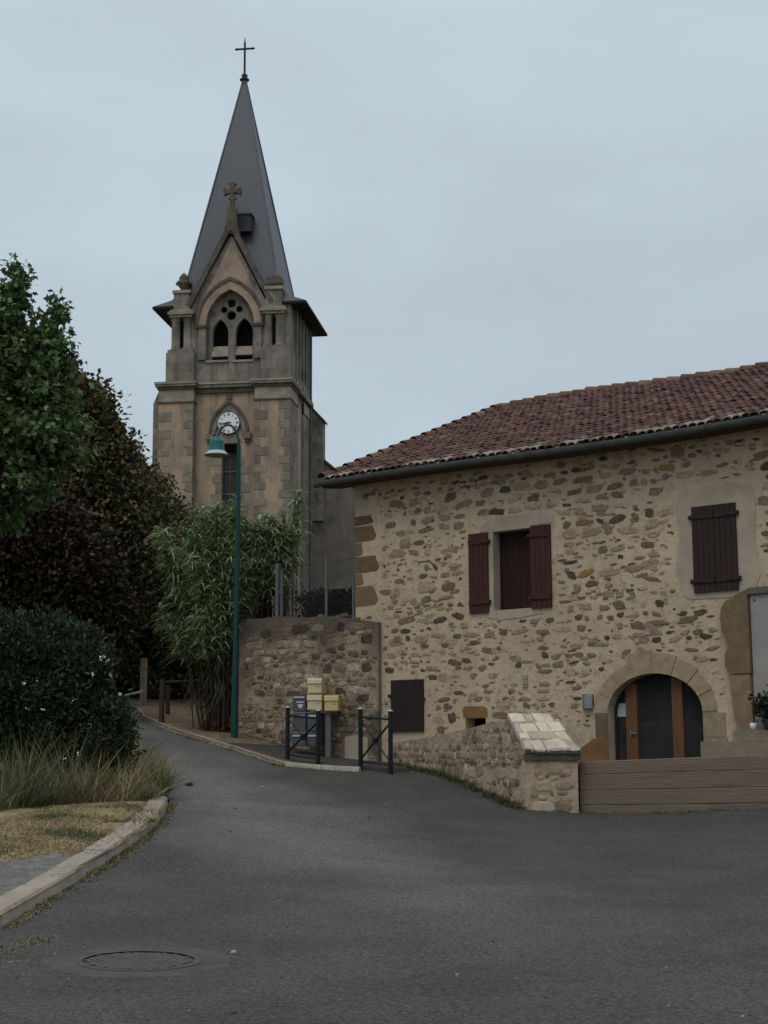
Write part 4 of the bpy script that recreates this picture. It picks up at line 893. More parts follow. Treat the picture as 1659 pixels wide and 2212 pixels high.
mb = MB(); mb.box(TP, -4.02, -2.95, 18.72, 18.82, .32, .62); mb.build('sill', 'tower_pale', tr_); mb = MB(); mb.box(TP, -2.8, -1.8, 18.70, 18.8, .34, .62); mb.build('sill', 'tower_pale', tr_)
# archivolt + hood
mb = MB()
def archband(c, w0, a0, w1, a1, sp, b0, b1, m):
    o_, i_ = parch(c, w1, sp, a1, 10), parch(c, w0, sp, a0, 10)
    for i in range(len(o_) - 1): mb.poly(TP, [i_[i], i_[i + 1], o_[i + 1], o_[i]], b0, b1, m)
archband(GC, 1.13, 22.13, 1.47, 22.55, 20.45, .26, .41, 0); archband(GC, 1.475, 22.56, 1.58, 22.72, 20.45, .20, .41, 1)
for sg in (-1, 1): mb.box(TP, GC + sg * 1.30 - .17, GC + sg * 1.30 + .17, 18.85, 20.35, .29, .41, 2); mb.box(TP, GC + sg * 1.30 - .3, GC + sg * 1.30 + .28, 20.35, 20.47, .22, .41, 1)
mb.build('belfry_arch', ['tower_warm', 'tower_dark', 'tower_grey'], ch)
mb = MB()
archband(-2.91, .62, 16.45, .82, 16.78, 15.35, .36, .46, 2); archband(-2.91, .825, 16.79, .93, 16.95, 15.35, .30, .46, 1)
for sg in (-1, 1): mb.box(TP, -2.91 + sg * .87 - .16, -2.91 + sg * .87 + .16, 15.12, 15.38, .24, .46, 2); mb.box(TP, -2.91 + sg * .87 - .12, -2.91 + sg * .87 + .12, 14.98, 15.12, .30, .46, 1)
mb.box(TP, -3.4, -2.4, 14.95, 15.18, .38, .46, 2); mb.box(TP, -3.02, -2.8, 16.98, 17.2, .33, .46, 1)
mb.build('clock_arch', ['tower_warm', 'tower_dark', 'tower_grey'], ch)
# gable coping and cross
mb = MB()
for sg in (-1, 1):
    p0 = (GC + sg * 1.85, 21.35); p1 = (GC, 24.98); dx, dy = p1[0] - p0[0], p1[1] - p0[1]; L_2 = math.hypot(dx, dy); nx, ny = -dy / L_2 * sg * -1, dx / L_2 * sg * -1
    if ny < 0: nx, ny = -nx, -ny
    mb.poly(TP, [p0, p1, (p1[0], p1[1] + .5), (p0[0] + nx * .24, p0[1] + ny * .24)], .2, .95)
mb.build('gable_coping', 'tower_dark', ch)
mb = MB(); mb.box(TP, GC - .34, GC + .34, 24.8, 25.2, .26, .84, taper=.04); mb.box(TP, GC - .25, GC + .25, 25.2, 26.1, .34, .76, taper=.05); mb.box(TP, GC - .1, GC + .1, 26.1, 26.6, .46, .66)
def flare(cx_, cy_, dx, dy, L, w0, w1): px_, py_ = -dy, dx; return [(cx_ + px_ * w0, cy_ + py_ * w0), (cx_ + dx * L * .55 + px_ * w0, cy_ + dy * L * .55 + py_ * w0), (cx_ + dx * L * .85 + px_ * w1, cy_ + dy * L * .85 + py_ * w1), (cx_ + dx * L, cy_ + dy * L), (cx_ + dx * L * .85 - px_ * w1, cy_ + dy * L * .85 - py_ * w1), (cx_ + dx * L * .55 - px_ * w0, cy_ + dy * L * .55 - py_ * w0), (cx_ - px_ * w0, cy_ - py_ * w0)]
for i, (dx, dy, L) in enumerate(((1, 0, .45), (-1, 0, .45), (0, 1, .45), (0, -1, .42))): mb.poly(TP, flare(GC, 26.92, dx, dy, L, .1, .19), .46 + i * .002, .66 - i * .002)
mb.build('gable_cross', 'tower_dark', ch)
# corner turrets: plinth, colonnettes, capital, pedestal
for ai, (c, pl, pr) in enumerate(((-5.17, -5.83, -4.52), (-.86, -1.42, -.03))):
    mb = MB(); mb.box(TP, pl, pr, 17.76, 19.2, .12, 1.3, 0); mb.box(TP, pl + .05, pr - .05, 19.2, 19.35, .18, 1.25, 0)
    hw = .5
    mb.box(TP, c - hw, c + hw, 19.35, 21.5, .42, 1.3, 0)
    for sg in (-1, 1):
        o = TP(c + sg * .27, 19.35, .40); mb.lathe(o, [(.24, 0), (.24, .1), (.19, .16), (.19, 1.3), (.23, 1.36), (.26, 1.5)], 12, 0)
    mb.box(TP, c - .06, c + .06, 19.5, 20.8, .36, .40, 1)
    mb.box(TP, c - .54, c + .54, 20.85, 20.98, .10, 1.3, 0); mb.box(TP, c - .6, c + .6, 20.98, 21.12, .04, 1.3, 2); mb.box(TP, c - .52, c + .52, 21.12, 21.22, .12, 1.3, 2)
    mb.box(TP, c - .37, c + .37, 21.22, 22.02, .22, .95, 0); mb.box(TP, c - .42, c + .42, 22.02, 22.16, .16, 1.0, 2)
    tp_ = mb.build('corner_turret', ['tower_grey', 'void', 'tower_pale'], ch)
    m = MB(); o = TP(c, 22.16, .58)
    if ai == 0:
        m.lathe(o, [(.24, 0), (.15, .1), (.18, .2), (.34, .4), (.3, .52), (.2, .58), (.24, .66), (.15, .82), (.04, .93), (0, .95)], 9)
        for i in range(6): a = i * math.pi / 3; m.lathe(o + np.array([.29 * math.cos(a), .29 * math.sin(a), .32]), [(0, 0), (.08, .05), (.09, .12), (.04, .2), (0, .22)], 6)
    else:
        m.box(TP, c - .3, c + .3, 22.16, 22.3, .3, .86); m.box(TP, c - .34, c + .34, 22.3, 22.62, .26, .9); m.lathe(TP(c + .05, 22.62, .58), [(.26, 0), (.22, .12), (.1, .25), (.06, .34), (0, .36)], 8)
    m.build('finial', 'tower_dark', tp_, fix=False)
# right flank of the belfry: louvred slots between pilaster strips
mb = MB()
for b in (1.5, 2.3, 3.1, 3.9, 4.62): mb.box(TP, -.12, .0, 17.7, 21.4, b, b + .28, 0)
mb.box(TP, -.12, -.02, 17.7, 18.3, 1.3, 4.9, 0)
mb.build('flank_strips', 'tower_grey', ch)
mb = MB()
for b in (1.85, 2.65, 3.45): mb = MB(); mb.box(TP, -.12, -.11, 18.4, 20.9, b + .03, b + .38); mb.build('flank_louvre', 'void', ch)
# tall window
mb = MB(); mb.box(TP, -3.24, -2.52, 5, 14.92, .74, .80); twn = mb.build('tall_window', 'louvre', ch)
mb = MB()
for i in range(9): mb.box(TP, -3.235, -2.525, 5.5 + i * 1.02, 5.56 + i * 1.02, .70, .74)
mb.box(TP, -2.90, -2.86, 5, 14.9, .69, .735); mb.build('glazing_bar', 'tower_dark', twn)
mb = MB(); mb.box(TP, -3.235, -2.525, 14.62, 14.91, .5, .73); mb.build('head_box', 'void', twn)
# clock
ck = MB(); CC = (-2.905, 15.865)
def disc(m, r, b0, b1, n=40, c=CC): m.poly(TP, [(c[0] + r * math.cos(2 * math.pi * i / n), c[1] + r * math.sin(2 * math.pi * i / n)) for i in range(n)], b0, b1)
disc(ck, .53, .30, .46); clock = ck.build('clock', 'clock_black', ch); clock['label'] = 'round white clock with roman numerals showing about a quarter to nine'
ck = MB(); disc(ck, .495, .285, .299); ck.build('clock_face', 'clock_white', clock)
ck = MB()
def stroke(x0, y0, x1, y1, ang, w_=.014):                     # stroke in numeral space (x across, y outward), placed radially
    ca, sa = math.cos(ang), math.sin(ang)
    def T(x, y): return (CC[0] + (.40 + y) * sa + x * ca, CC[1] + (.40 + y) * ca - x * sa)
    L_ = math.hypot(x1 - x0, y1 - y0); nx, ny = -(y1 - y0) / L_ * w_ / 2, (x1 - x0) / L_ * w_ / 2
    ck.poly(TP, [T(x0 + nx, y0 + ny), T(x1 + nx, y1 + ny), T(x1 - nx, y1 - ny), T(x0 - nx, y0 - ny)], .278, .284)
for i, num in enumerate(['XII', 'I', 'II', 'III', 'IIII', 'V', 'VI', 'VII', 'VIII', 'IX', 'X', 'XI']):
    wid = {'I': .034, 'V': .062, 'X': .066}; tot = sum(wid[c] for c in num); x = -tot / 2; an = 2 * math.pi * i / 12
    for c in num:
        w_ = wid[c]; xc = x + w_ / 2
        if c == 'I': stroke(xc, -.065, xc, .065, an, .02)
        elif c == 'V': stroke(xc - .024, .065, xc, -.065, an, .02); stroke(xc + .024, .065, xc, -.065, an)
        else: stroke(xc - .026, .065, xc + .026, -.065, an, .02); stroke(xc + .026, .065, xc - .026, -.065, an)
        x += w_
ck.build('clock_numerals', 'clock_black', clock)
def hand(name, ang, L, w_, tail, b):
    m = MB(); ca, sa = math.cos(ang), math.sin(ang); T = lambda x, y: (CC[0] + y * sa + x * ca, CC[1] + y * ca - x * sa)
    m.poly(TP, [T(-w_ * .6, -tail), T(w_ * .6, -tail), T(w_, L * .3), T(w_ * .5, L), T(0, L + .03), T(-w_ * .5, L), T(-w_, L * .3)], b, b + .008); m.build(name, 'clock_black', clock)
hand('clock_hand', math.radians(262), .42, .035, .12, .266); hand('clock_hand', math.radians(258), .25, .05, .08, .257)
# spire and eaves
SCX, SCB = -2.93, 2.9
def sq(hw, h, b0=None): return [(SCX - hw, SCB - hw if b0 is None else b0, h), (SCX + hw, SCB - hw if b0 is None else b0, h), (SCX + hw, SCB + hw, h), (SCX - hw, SCB + hw, h)]
def uvquads(mb_, rings, uvs):
    for lo_, hi_ in zip(rings[:-1], rings[1:]):
        for i in range(4):
            j = (i + 1) % 4; q4 = [lo_[i], lo_[j], hi_[j], hi_[i]]; mb_.add([TP(a, h, b) for a, b, h in q4], [(0, 1, 2, 3)])
            w0 = math.dist(lo_[i], lo_[j]); w1 = math.dist(hi_[i], hi_[j]); hh = hi_[0][2]; h0 = lo_[0][2]
            uvs += [(-w0 / 2, h0), (w0 / 2, h0), (w1 / 2, hh), (-w1 / 2, hh)]
mb = MB(); uvs = []
rings = [0, 0, sq(2.25, 22.25), sq(1.19, 27.55), sq(.09, 33.35)]
uvquads(mb, rings[2:], uvs)
E0 = [(-6.55, .32, 21.47), (.62, .32, 21.47), (.62, 6.1, 21.47), (-6.55, 6.1, 21.47)]; E1 = [(SCX - 2.8, .5, 21.78), (SCX + 2.8, .5, 21.78), (SCX + 2.8, SCB + 2.7, 21.78), (SCX - 2.8, SCB + 2.7, 21.78)]; E2 = sq(2.25, 22.25)
for lo_, hi_ in ((E0, E1), (E1, E2)):                           # flared skirt; open at the front where the gable stands
    for i in (1, 2, 3):
        j = (i + 1) % 4; mb.add([TP(a, h, b) for a, b, h in (lo_[i], lo_[j], hi_[j], hi_[i])], [(0, 1, 2, 3)]); w0 = math.dist(lo_[i], lo_[j]); w1 = math.dist(hi_[i], hi_[j]); uvs += [(-w0 / 2, 0), (w0 / 2, 0), (w1 / 2, 1.1), (-w1 / 2, 1.1)]
    for s0_, s1_ in ((0, -4.72), (1, -1.1)):
        q4 = [lo_[s0_], (s1_, lo_[s0_][1], lo_[s0_][2]), (s1_, hi_[s0_][1] + .02, hi_[s0_][2]), hi_[s0_]]
        if s0_: q4 = q4[::-1]
        mb.add([TP(a, h, b) for a, b, h in q4], [(0, 1, 2, 3)]); uvs += [(0, 0), (2, 0), (2, 1), (0, 1)]
spire = mb.build('spire', 'slate', ch, fix=False, uv=uvs)
mb = MB()
for i in range(4):
    p = rings[2][i]; t_ = rings[4][i]; mb.tube([TP(p[0], p[2], p[1]), TP(t_[0], t_[2], t_[1])], .04, 6)
mb.tube([TP(SCX, 33.3, SCB), TP(SCX, 33.5, SCB)], .14, 8); mb.build('ridge_lead', 'lead', spire)
hp = TP(-2.42, 25.6, .99); mb = MB(); mb.box(TP, -2.68, -2.08, 25.1, 25.85, .75, 1.6); hd = mb.build('roof_hatch', 'louvre', spire)
mb = MB(); mb.box(TP, -2.74, -2.02, 25.85, 25.9, .70, 1.6); mb.build('hatch_cover', 'slate_plain', hd)
mb = MB(); mb.box(TP, -2.70, -2.06, 25.04, 25.1, .73, 1.6); mb.build('hatch_sill', 'slate_plain', hd)
mb = MB(); mb.poly(lambda a, b, h: TP(a, h, b), [(-6.58, .33), (-4.75, .33), (-4.75, 1.02), (-1.05, 1.02), (-1.05, .33), (.64, .33), (.64, 6.12), (-6.58, 6.12)], 21.36, 21.465); mb.build('eaves_soffit', 'dark_wood', ch)
mb = MB(); T0 = (SCX, SCB); mb.lathe(TP(SCX, 33.4, SCB), [(.08, 0), (.24, .1), (.24, .14), (.1, .22), (.16, .3), (.14, .38), (.05, .46), (0, .47)], 10); mb.tube([TP(SCX, 33.7, SCB), TP(SCX, 35.45, SCB)], .055, 6); mb.tube([TP(SCX, 35.4, SCB), TP(SCX, 35.72, SCB)], .05, 6, r2=.015)
mb.tube([TP(SCX - .48, 35.13, SCB), TP(SCX + .48, 35.13, SCB)], .05, 6)
for sg in (-1, 1): mb.tube([TP(SCX + sg * .38, 35.13, SCB), TP(SCX + sg * .5, 35.13, SCB)], .07, 6, r2=.02)
mb.build('spire_cross', 'black_iron', ch)
# downpipe, stair turret, nave
mb = MB(); mb.tube([TP(.05, 4, 4.86), TP(.05, 21.3, 4.86)], .05, 8); mb.build('drainpipe', 'lead', ch)
mb = MB(); mb.poly(TP, [(-.3, 12), (.62, 12), (.62, 16.85), (-.02, 17.62), (-.3, 17.62)], 5.02, 5.6); mb.build('stair_turret', 'tower_grey', ch)
mb = MB(); mb.poly(TP, [(-.1, 17.60), (-.1, 17.76), (.72, 16.86), (.72, 16.74)], 4.96, 5.66); mb.lathe(TP(.02, 17.6, 5.0), [(0, .25), (.1, .2), (.1, .05), (0, 0)], 8); mb.build('turret_coping', 'dark_coping', ch)
mb = MB(); nh = 5.4; zt = lambda a: 15.42 - .86 * (a - 0)
mb.poly(TP, [(-2.93 - nh, 3), (-2.93 + nh, 3), (-2.93 + nh, zt(-2.93 + nh)), (-2.93, zt(-2.93)), (-2.93 - nh, zt(-2.93 + nh))], 5.3, 24); mb.build('nave_wall', 'nave_plaster', ch)
mb = MB()
for sg in (-1, 1):
    a0, a1 = -2.93, -2.93 + sg * (nh + .3); z0_, z1_ = zt(-2.93), zt(-2.93 + nh + .3)
    mb.poly(TP, [(a0, z0_ + .16), (a1, z1_ + .16), (a1, z1_ + .02), (a0, z0_ + .02)], 5.2, 24.3)
mb.build('nave_roof', 'tower_dark', ch)

# ------------------------------------------------------------------ vegetation
def trunk(parent, base, pts, r0, r1, name='trunk'):
    m = MB(); m.tube([base] + pts, r0, 9, r2=r1); return m
def tree(name, label, cat, px, pyb, Y, crowns, cols, wts, tmpl, size, ncl, per, spread, material, group=None, hgt=4, noise=.25, droop=.2):
    b = atY(px, pyb, Y); gz = h1(b[0], b[1]); b[2] = gz
    t = thing(name, label, cat, b, group); m = MB(); cc0 = np.mean([c[0] for c in crowns], 0)
    mid = b * .5 + cc0 * .5; m.tube([b - UP * .2, b * .7 + mid * .3 + np.array([.05, .03, 0]), mid, cc0], .19, 9, r2=.07)
    P = []; O = []; T = []
    for c, r, k in crowns:
        n = max(4, int(ncl * k)); p, o, tt = blob_points(c, r, n, per, spread, .5, noise); P.append(p); O.append(o); T.append(tt)
        for _ in range(7):
            d = NR.normal(size=3); d[2] = abs(d[2]) * .6; d /= np.linalg.norm(d); e_ = c + d * np.asarray(r) * .85
            m.tube([mid + (cc0 - mid) * NR.random(), (mid + e_) / 2 + NR.normal(0, .1, 3), e_], .05, 5, r2=.012)
    m.build('trunk', 'bark', t)
    P = np.vstack(P); O = np.vstack(O); T = np.concatenate(T); D = O * .6 + NR.normal(0, .7, O.shape); D[:, 2] -= droop
    cl = palette(len(P), cols, wts); cl *= (.75 + .5 * T)[:, None]
    leaves('crown', P, D, NR.uniform(size * .7, size * 1.3, len(P)), tmpl, cl, material, t, flat=.75)
    return t
def C(px, py, Y): return atY(px, py, Y)
# bright leafy tree at the left edge
mc = [(.12, .19, .07), (.08, .135, .05), (.17, .25, .095), (.05, .085, .032)]
Y1 = 27; u = Y1 / 3238.
def L3(a, b, c): return np.array([a, b, c]) * u
tree('maple_tree', 'bright green broad leaved tree at the upper left edge', 'tree', -90, 1690, Y1,
     [(C(-60, 880, Y1), L3(125, 150, 160), 1.6), (C(-30, 760, Y1), L3(80, 90, 90), .5), (C(8, 710, Y1), L3(42, 60, 60), .22), (C(28, 650, Y1), L3(24, 40, 42), .1), (C(38, 600, Y1), L3(12, 24, 30), .045), (C(70, 775, Y1), L3(50, 60, 50), .25), (C(98, 715, Y1), L3(20, 36, 30), .07), (C(128, 668, Y1), L3(9, 20, 14), .025), (C(118, 755, Y1), L3(26, 36, 26), .07), (C(148, 775, Y1), L3(10, 22, 22), .03), (C(100, 850, Y1), L3(58, 70, 60), .4), (C(70, 950, Y1), L3(105, 120, 80), 1.1), (C(-60, 1040, Y1), L3(170, 170, 110), 1.2)],
     mc, (3, 3, 1.4, 2), MAPLE, .125, 330, 13, .10, 'leaf', noise=.2)
# browning chestnut trees behind
bc = [(.125, .098, .05), (.095, .088, .045), (.14, .095, .045), (.06, .058, .032), (.092, .10, .045)]
Y2 = 38; u = Y2 / 3238.
tree('chestnut_tree', 'tall browning tree between the bright green tree and the church', 'tree', 190, 1530, Y2,
     [(C(178, 920, Y2), np.array([66, 98, 100]) * u, .7), (C(212, 1015, Y2), np.array([72, 108, 105]) * u, .9), (C(150, 1080, Y2), np.array([150, 130, 140]) * u, 1.1), (C(240, 1180, Y2), np.array([150, 130, 150]) * u, 1.2)],
     bc, (3, 3, 1.5, 2.2, 2), OVAL, .135, 560, 24, .2, 'leaf_dark', 'browning trees left of the church', noise=.15)
Y3 = 41; u = Y3 / 3238.
tree('chestnut_tree', 'lower olive brown tree sloping down before the church tower', 'tree', 380, 1540, Y3,
     [(C(270, 1095, Y3), np.array([84, 98, 100]) * u, 1), (C(335, 1165, Y3), np.array([76, 92, 85]) * u, .8), (C(405, 1200, Y3), np.array([54, 78, 68]) * u, .5), (C(340, 1290, Y3), np.array([110, 110, 130]) * u, 1.2), (C(300, 1420, Y3), np.array([120, 100, 100]) * u, .9), (C(450, 1340, Y3), np.array([80, 90, 130]) * u, .8)],
     [(.12, .112, .05), (.095, .098, .045), (.14, .10, .045), (.062, .062, .032)], (3, 3, 1.5, 2), OVAL, .135, 560, 24, .2, 'leaf_dark', 'browning trees left of the church', noise=.15)
Y4 = 34; u = Y4 / 3238.
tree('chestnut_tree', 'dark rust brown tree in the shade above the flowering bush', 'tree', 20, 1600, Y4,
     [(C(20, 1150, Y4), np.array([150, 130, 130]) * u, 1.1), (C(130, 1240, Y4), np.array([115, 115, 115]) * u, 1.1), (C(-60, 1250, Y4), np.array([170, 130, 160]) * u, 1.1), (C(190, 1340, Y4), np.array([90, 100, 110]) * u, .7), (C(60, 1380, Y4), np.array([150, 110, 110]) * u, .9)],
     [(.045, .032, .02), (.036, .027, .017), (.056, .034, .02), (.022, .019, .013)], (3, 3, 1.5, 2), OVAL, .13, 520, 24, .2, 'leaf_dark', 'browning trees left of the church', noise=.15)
# dark trees further back, closing the wood
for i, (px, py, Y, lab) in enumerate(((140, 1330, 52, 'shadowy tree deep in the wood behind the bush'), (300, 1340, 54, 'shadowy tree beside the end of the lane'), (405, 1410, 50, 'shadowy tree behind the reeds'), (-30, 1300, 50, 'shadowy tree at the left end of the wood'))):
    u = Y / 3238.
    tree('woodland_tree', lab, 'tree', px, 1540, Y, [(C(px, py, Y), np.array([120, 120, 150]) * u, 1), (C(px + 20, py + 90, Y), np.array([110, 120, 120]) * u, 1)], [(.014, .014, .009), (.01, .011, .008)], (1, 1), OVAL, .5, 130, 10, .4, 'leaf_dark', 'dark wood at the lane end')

# flowering bush at the left
Y5 = 22.6; u = Y5 / 3238.; b = atY(60, 1720, Y5); b[2] = h1(b[0], b[1])
bush = thing('oleander_bush', 'large dark green bush with a few white flowers beside the lane', 'bush', b)
m = MB()
for i in range(14):
    a = NR.random() * 6.28; e_ = b + np.array([math.cos(a) * 1.1, math.sin(a) * .7, 1.6 + NR.random() * .7]); m.tube([b + NR.normal(0, .12, 3) * np.array([1, 1, 0]) - UP * .1, (b + e_) / 2 + np.array([0, 0, .3]), e_], .03, 5, r2=.01)
m.build('stems', 'bark', bush)
P = []; O = []; T = []
for c, r, k in [(C(60, 1478, Y5), (128, 110, 112), 1), (C(160, 1490, Y5), (66, 85, 100), .7), (C(-60, 1500, Y5), (150, 140, 160), .9), (C(130, 1590, Y5), (120, 100, 95), 1), (C(228, 1600, Y5), (50, 75, 60), .4), (C(20, 1640, Y5), (140, 110, 80), .7), (C(150, 1415, Y5 + .3), (60, 70, 60), .3), (C(35, 1376, Y5), (45, 40, 36), .12), (C(110, 1372, Y5), (34, 35, 36), .08), (C(186, 1436, Y5), (30, 40, 36), .09), (C(-20, 1372, Y5), (40, 40, 40), .12)]:
    p, o, t_ = blob_points(c, np.array(r) * u, int(620 * k), 30, .09, .6, .3); P.append(p); O.append(o); T.append(t_)
P = np.vstack(P); O = np.vstack(O); T = np.concatenate(T)
D = O * .7 + NR.normal(0, .6, O.shape) + np.array([0, 0, .35])
leaves('foliage', P, D, NR.uniform(.055, .105, len(P)), OVAL * np.array([.7, 1, 1]), palette(len(P), [(.034, .05, .024), (.044, .064, .03), (.024, .036, .018), (.066, .086, .044)], (3, 3, 2, 1)) * (.7 + .6 * T)[:, None], 'leaf_glossy', bush)
fl = np.array([atY(x, y, Y5 - .95 + NR.uniform(-.1, .1)) for x, y in [(222, 1416), (228, 1420), (217, 1419), (233, 1426), (218, 1424), (236, 1461), (240, 1463), (6, 1470), (52, 1478), (82, 1475), (195, 1567), (108, 1565), (158, 1512), (62, 1532), (92, 1531), (198, 1458), (260, 1500), (170, 1630), (140, 1640)]])
ff = np.repeat(fl, 5, 0) + NR.normal(0, .014, (len(fl) * 5, 3)); leaves('flower', ff, NR.normal(0, 1, ff.shape) + np.array([0, -.6, .4]), NR.uniform(.018, .036, len(ff)), OVAL * np.array([1.3, 1, 1]), np.full((len(ff), 3), .9), 'petal', bush)

# ribbons (reed leaves, grass blades): one curved strip each
def ribbons(name, base, D, L, Wd, cols, material, parent, sag=.6, seg=3):
    n = len(base); D = D / np.linalg.norm(D, axis=1, keepdims=True); side = np.cross(D, np.tile(UP, (n, 1)) + NR.normal(0, .25, (n, 3))); side /= np.linalg.norm(side, axis=1, keepdims=True) + 1e-9
    L = np.asarray(L)[:, None]; Wd = np.asarray(Wd)[:, None]; lt = []; rt = []
    for i in range(seg + 1):
        t = i / seg; p = base + D * L * t - UP * (sag * L * t * t) ; wv = side * Wd * .5 * (1 - .92 * t ** 1.6) * (.7 + .3 * min(1, t * 6)); lt.append(p - wv); rt.append(p + wv)
    V = []; cc = []
    for i in range(seg): V.append(np.stack([lt[i], rt[i], rt[i + 1], lt[i + 1]], 1)); cc.append(cols)
    return rawmesh(name, np.concatenate(V), np.concatenate(cc), material, parent)
def reed(label, base, canes, top_dirs):
    t = thing('giant_reed', label, 'reeds', base, 'giant reeds behind the street lamp'); m = MB(); LB = []; LD = []; DB = []; DD_ = []
    for (dx, dy, hgt, lx, ly) in canes:
        b0_ = np.array([base[0] + dx, base[1] + dy, base[2] - .05]); tip = b0_ + np.array([lx, ly, hgt]); md = b0_ + np.array([lx * .3, ly * .3, hgt * .55])
        m.tube([b0_, md, tip], .017, 5, r2=.006)
        for k in range(int(28 + hgt * 25)):
            f = NR.uniform(.5, 1.0) ** .75; p = (b0_ * (1 - f) ** 2 + 2 * md * f * (1 - f) + tip * f * f); a = NR.uniform(0, 6.283); LB.append(p); LD.append((math.cos(a), math.sin(a), NR.uniform(.3, 1.8)))
        for k in range(5):
            f = NR.uniform(.15, .5); p = (b0_ * (1 - f) ** 2 + 2 * md * f * (1 - f) + tip * f * f); a = NR.uniform(0, 6.283); DB.append(p); DD_.append((math.cos(a), math.sin(a), NR.uniform(-.6, .6)))
    m.build('canes', 'post_wood', t)
    n = len(LB); ribbons('leaf_blades', np.array(LB), np.array(LD), NR.uniform(.34, .72, n) * NR.choice([.65, .9, 1], n), NR.uniform(.026, .055, n), palette(n, [(.235, .33, .155), (.29, .385, .20), (.15, .215, .10), (.42, .5, .34), (.24, .23, .12)], (3, 3, 2, .9, .4)), 'leaf', t, sag=.72, seg=4)
    n = len(DB); ribbons('dry_blades', np.array(DB), np.array(DD_), NR.uniform(.3, .7, n), NR.uniform(.02, .04, n), palette(n, [(.10, .085, .045), (.07, .06, .03), (.05, .06, .028)], (1, 1, 1)), 'leaf', t, sag=.8, seg=3)
    return t
rb = G(462, 1592); rb = rb + np.array([.0, 1.0, 0]); rb[2] = h1(rb[0], rb[1])
cn = []
for i in range(84):
    a = NR.random() * 6.283; r = abs(NR.normal(0, .22)); lean = NR.uniform(.05, .72); aa = a + NR.normal(0, .5)
    cn.append((r * math.cos(a), r * math.sin(a), NR.uniform(2.5, 5.5) * (1 - lean * .15), lean * 1.75 * math.cos(aa) - .12, lean * math.sin(aa)))
reed('clump of giant reeds with drooping blades left of the lamp post', rb, cn, None)
rb2 = FP(-3.7, 0, -1.0); rb2[2] = 3.95
cn = []
for i in range(60):
    a = NR.random() * 6.283; r = NR.random() * .9; lean = NR.uniform(0, .28)
    cn.append((r * math.cos(a) * .8, r * math.sin(a) * .6, NR.uniform(1.2, 2.95), lean * math.cos(a) + .05, lean * math.sin(a)))
cn += [(.7, .2, 3.5, .05, 0), (.62, .1, 3.2, .05, 0)]
reed('thicket of giant reeds growing above the retaining wall right of the lamp post', rb2, cn, None)
# ivy hedge behind the fence
hb2 = FP(-1.0, 4.0, -1.0); hedge = thing('hedge', 'low dark hedge behind the wire fence', 'hedge', hb2)
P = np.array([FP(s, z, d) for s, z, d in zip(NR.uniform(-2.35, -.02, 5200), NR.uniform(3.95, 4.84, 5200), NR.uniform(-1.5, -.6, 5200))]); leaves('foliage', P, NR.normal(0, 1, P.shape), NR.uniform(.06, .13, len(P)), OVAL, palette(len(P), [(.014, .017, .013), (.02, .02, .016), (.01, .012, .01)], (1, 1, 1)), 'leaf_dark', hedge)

# tall weeds at the kerb end, dry grass, small weeds
def inpoly(x, y, poly):
    r = False; j = len(poly) - 1
    for i in range(len(poly)):
        if (poly[i][1] > y) != (poly[j][1] > y) and x < (poly[j][0] - poly[i][0]) * (y - poly[i][1]) / (poly[j][1] - poly[i][1]) + poly[i][0]: r = not r
        j = i
    return r
def onground(x, y, dz): return np.c_[x, y, H(x, y) + dz]
wpoly = [G(*p)[:2] for p in [(-40, 1775), (60, 1762), (130, 1755), (250, 1748), (330, 1745), (366, 1730), (352, 1700), (310, 1672), (200, 1684), (90, 1705), (-20, 1735)]]
xy = []
while len(xy) < 11000:
    x = NR.uniform(min(p[0] for p in wpoly), max(p[0] for p in wpoly)); y = NR.uniform(min(p[1] for p in wpoly), max(p[1] for p in wpoly))
    if inpoly(x, y, wpoly): xy.append((x, y))
xy = np.array(xy); n = len(xy); B = onground(xy[:, 0], xy[:, 1], .08); dry = (np.sin(xy[:, 0] * 3.1 + 1.2) + .8 * np.sin(xy[:, 1] * 2.3 + xy[:, 0]) + NR.normal(0, .8, n)) > .55
hh = NR.uniform(.3, .85, n) * (1 + .3 * np.sin(xy[:, 0] * 2.2)) ; hh[dry] *= 1.2
cl = palette(n, [(.13, .145, .075), (.095, .11, .056), (.19, .19, .11)], (3, 3, 1.6)); cl[dry] = palette(int(dry.sum()), [(.33, .265, .155), (.23, .19, .105), (.42, .35, .21)], (2, 2, 1))
D = np.c_[NR.normal(0, .55, n) + .3 * np.sin(xy[:, 1] * 5), NR.normal(0, .55, n), np.ones(n)]; hh *= NR.choice([1, .75, .5, 1.2], n) * (1 + .35 * np.sin(xy[:, 0] * 6.1 + xy[:, 1] * 4.3))
tag(ribbons('tall_grass', B, D, hh, NR.uniform(.008, .02, n), cl, 'leaf', None, sag=.22), 'tall green and straw coloured grass below the bush', 'grass', kind='stuff')
dpoly = [G(*p)[:2] for p in [(-40, 1960), (-40, 1790), (120, 1762), (330, 1752), (352, 1764), (325, 1800), (270, 1838), (180, 1885), (80, 1940)]]
xy = []
while len(xy) < 34000:
    x = NR.uniform(min(p[0] for p in dpoly), max(p[0] for p in dpoly)); y = NR.uniform(min(p[1] for p in dpoly), max(p[1] for p in dpoly))
    v = math.sin(x * 4.1 + y) + math.sin(y * 2.7 - x * 2) + NR.normal(0, .6)
    if v > NR.normal(-1.0, .7) and inpoly(x, y, dpoly) and not (inpoly(x, y, grv) and NR.random() > .06): xy.append((x, y, v))
xy = np.array(xy); n = len(xy); B = onground(xy[:, 0], xy[:, 1], .09); cl = palette(n, [(.44, .345, .2), (.36, .28, .16), (.24, .195, .11)], (3, 3, 2)); mo = np.sin(xy[:, 0] * 5.3 + 2 * np.sin(xy[:, 1] * 1.9)) + np.sin(xy[:, 1] * 3.7 + xy[:, 0] * 1.3) + NR.normal(0, .5, n)
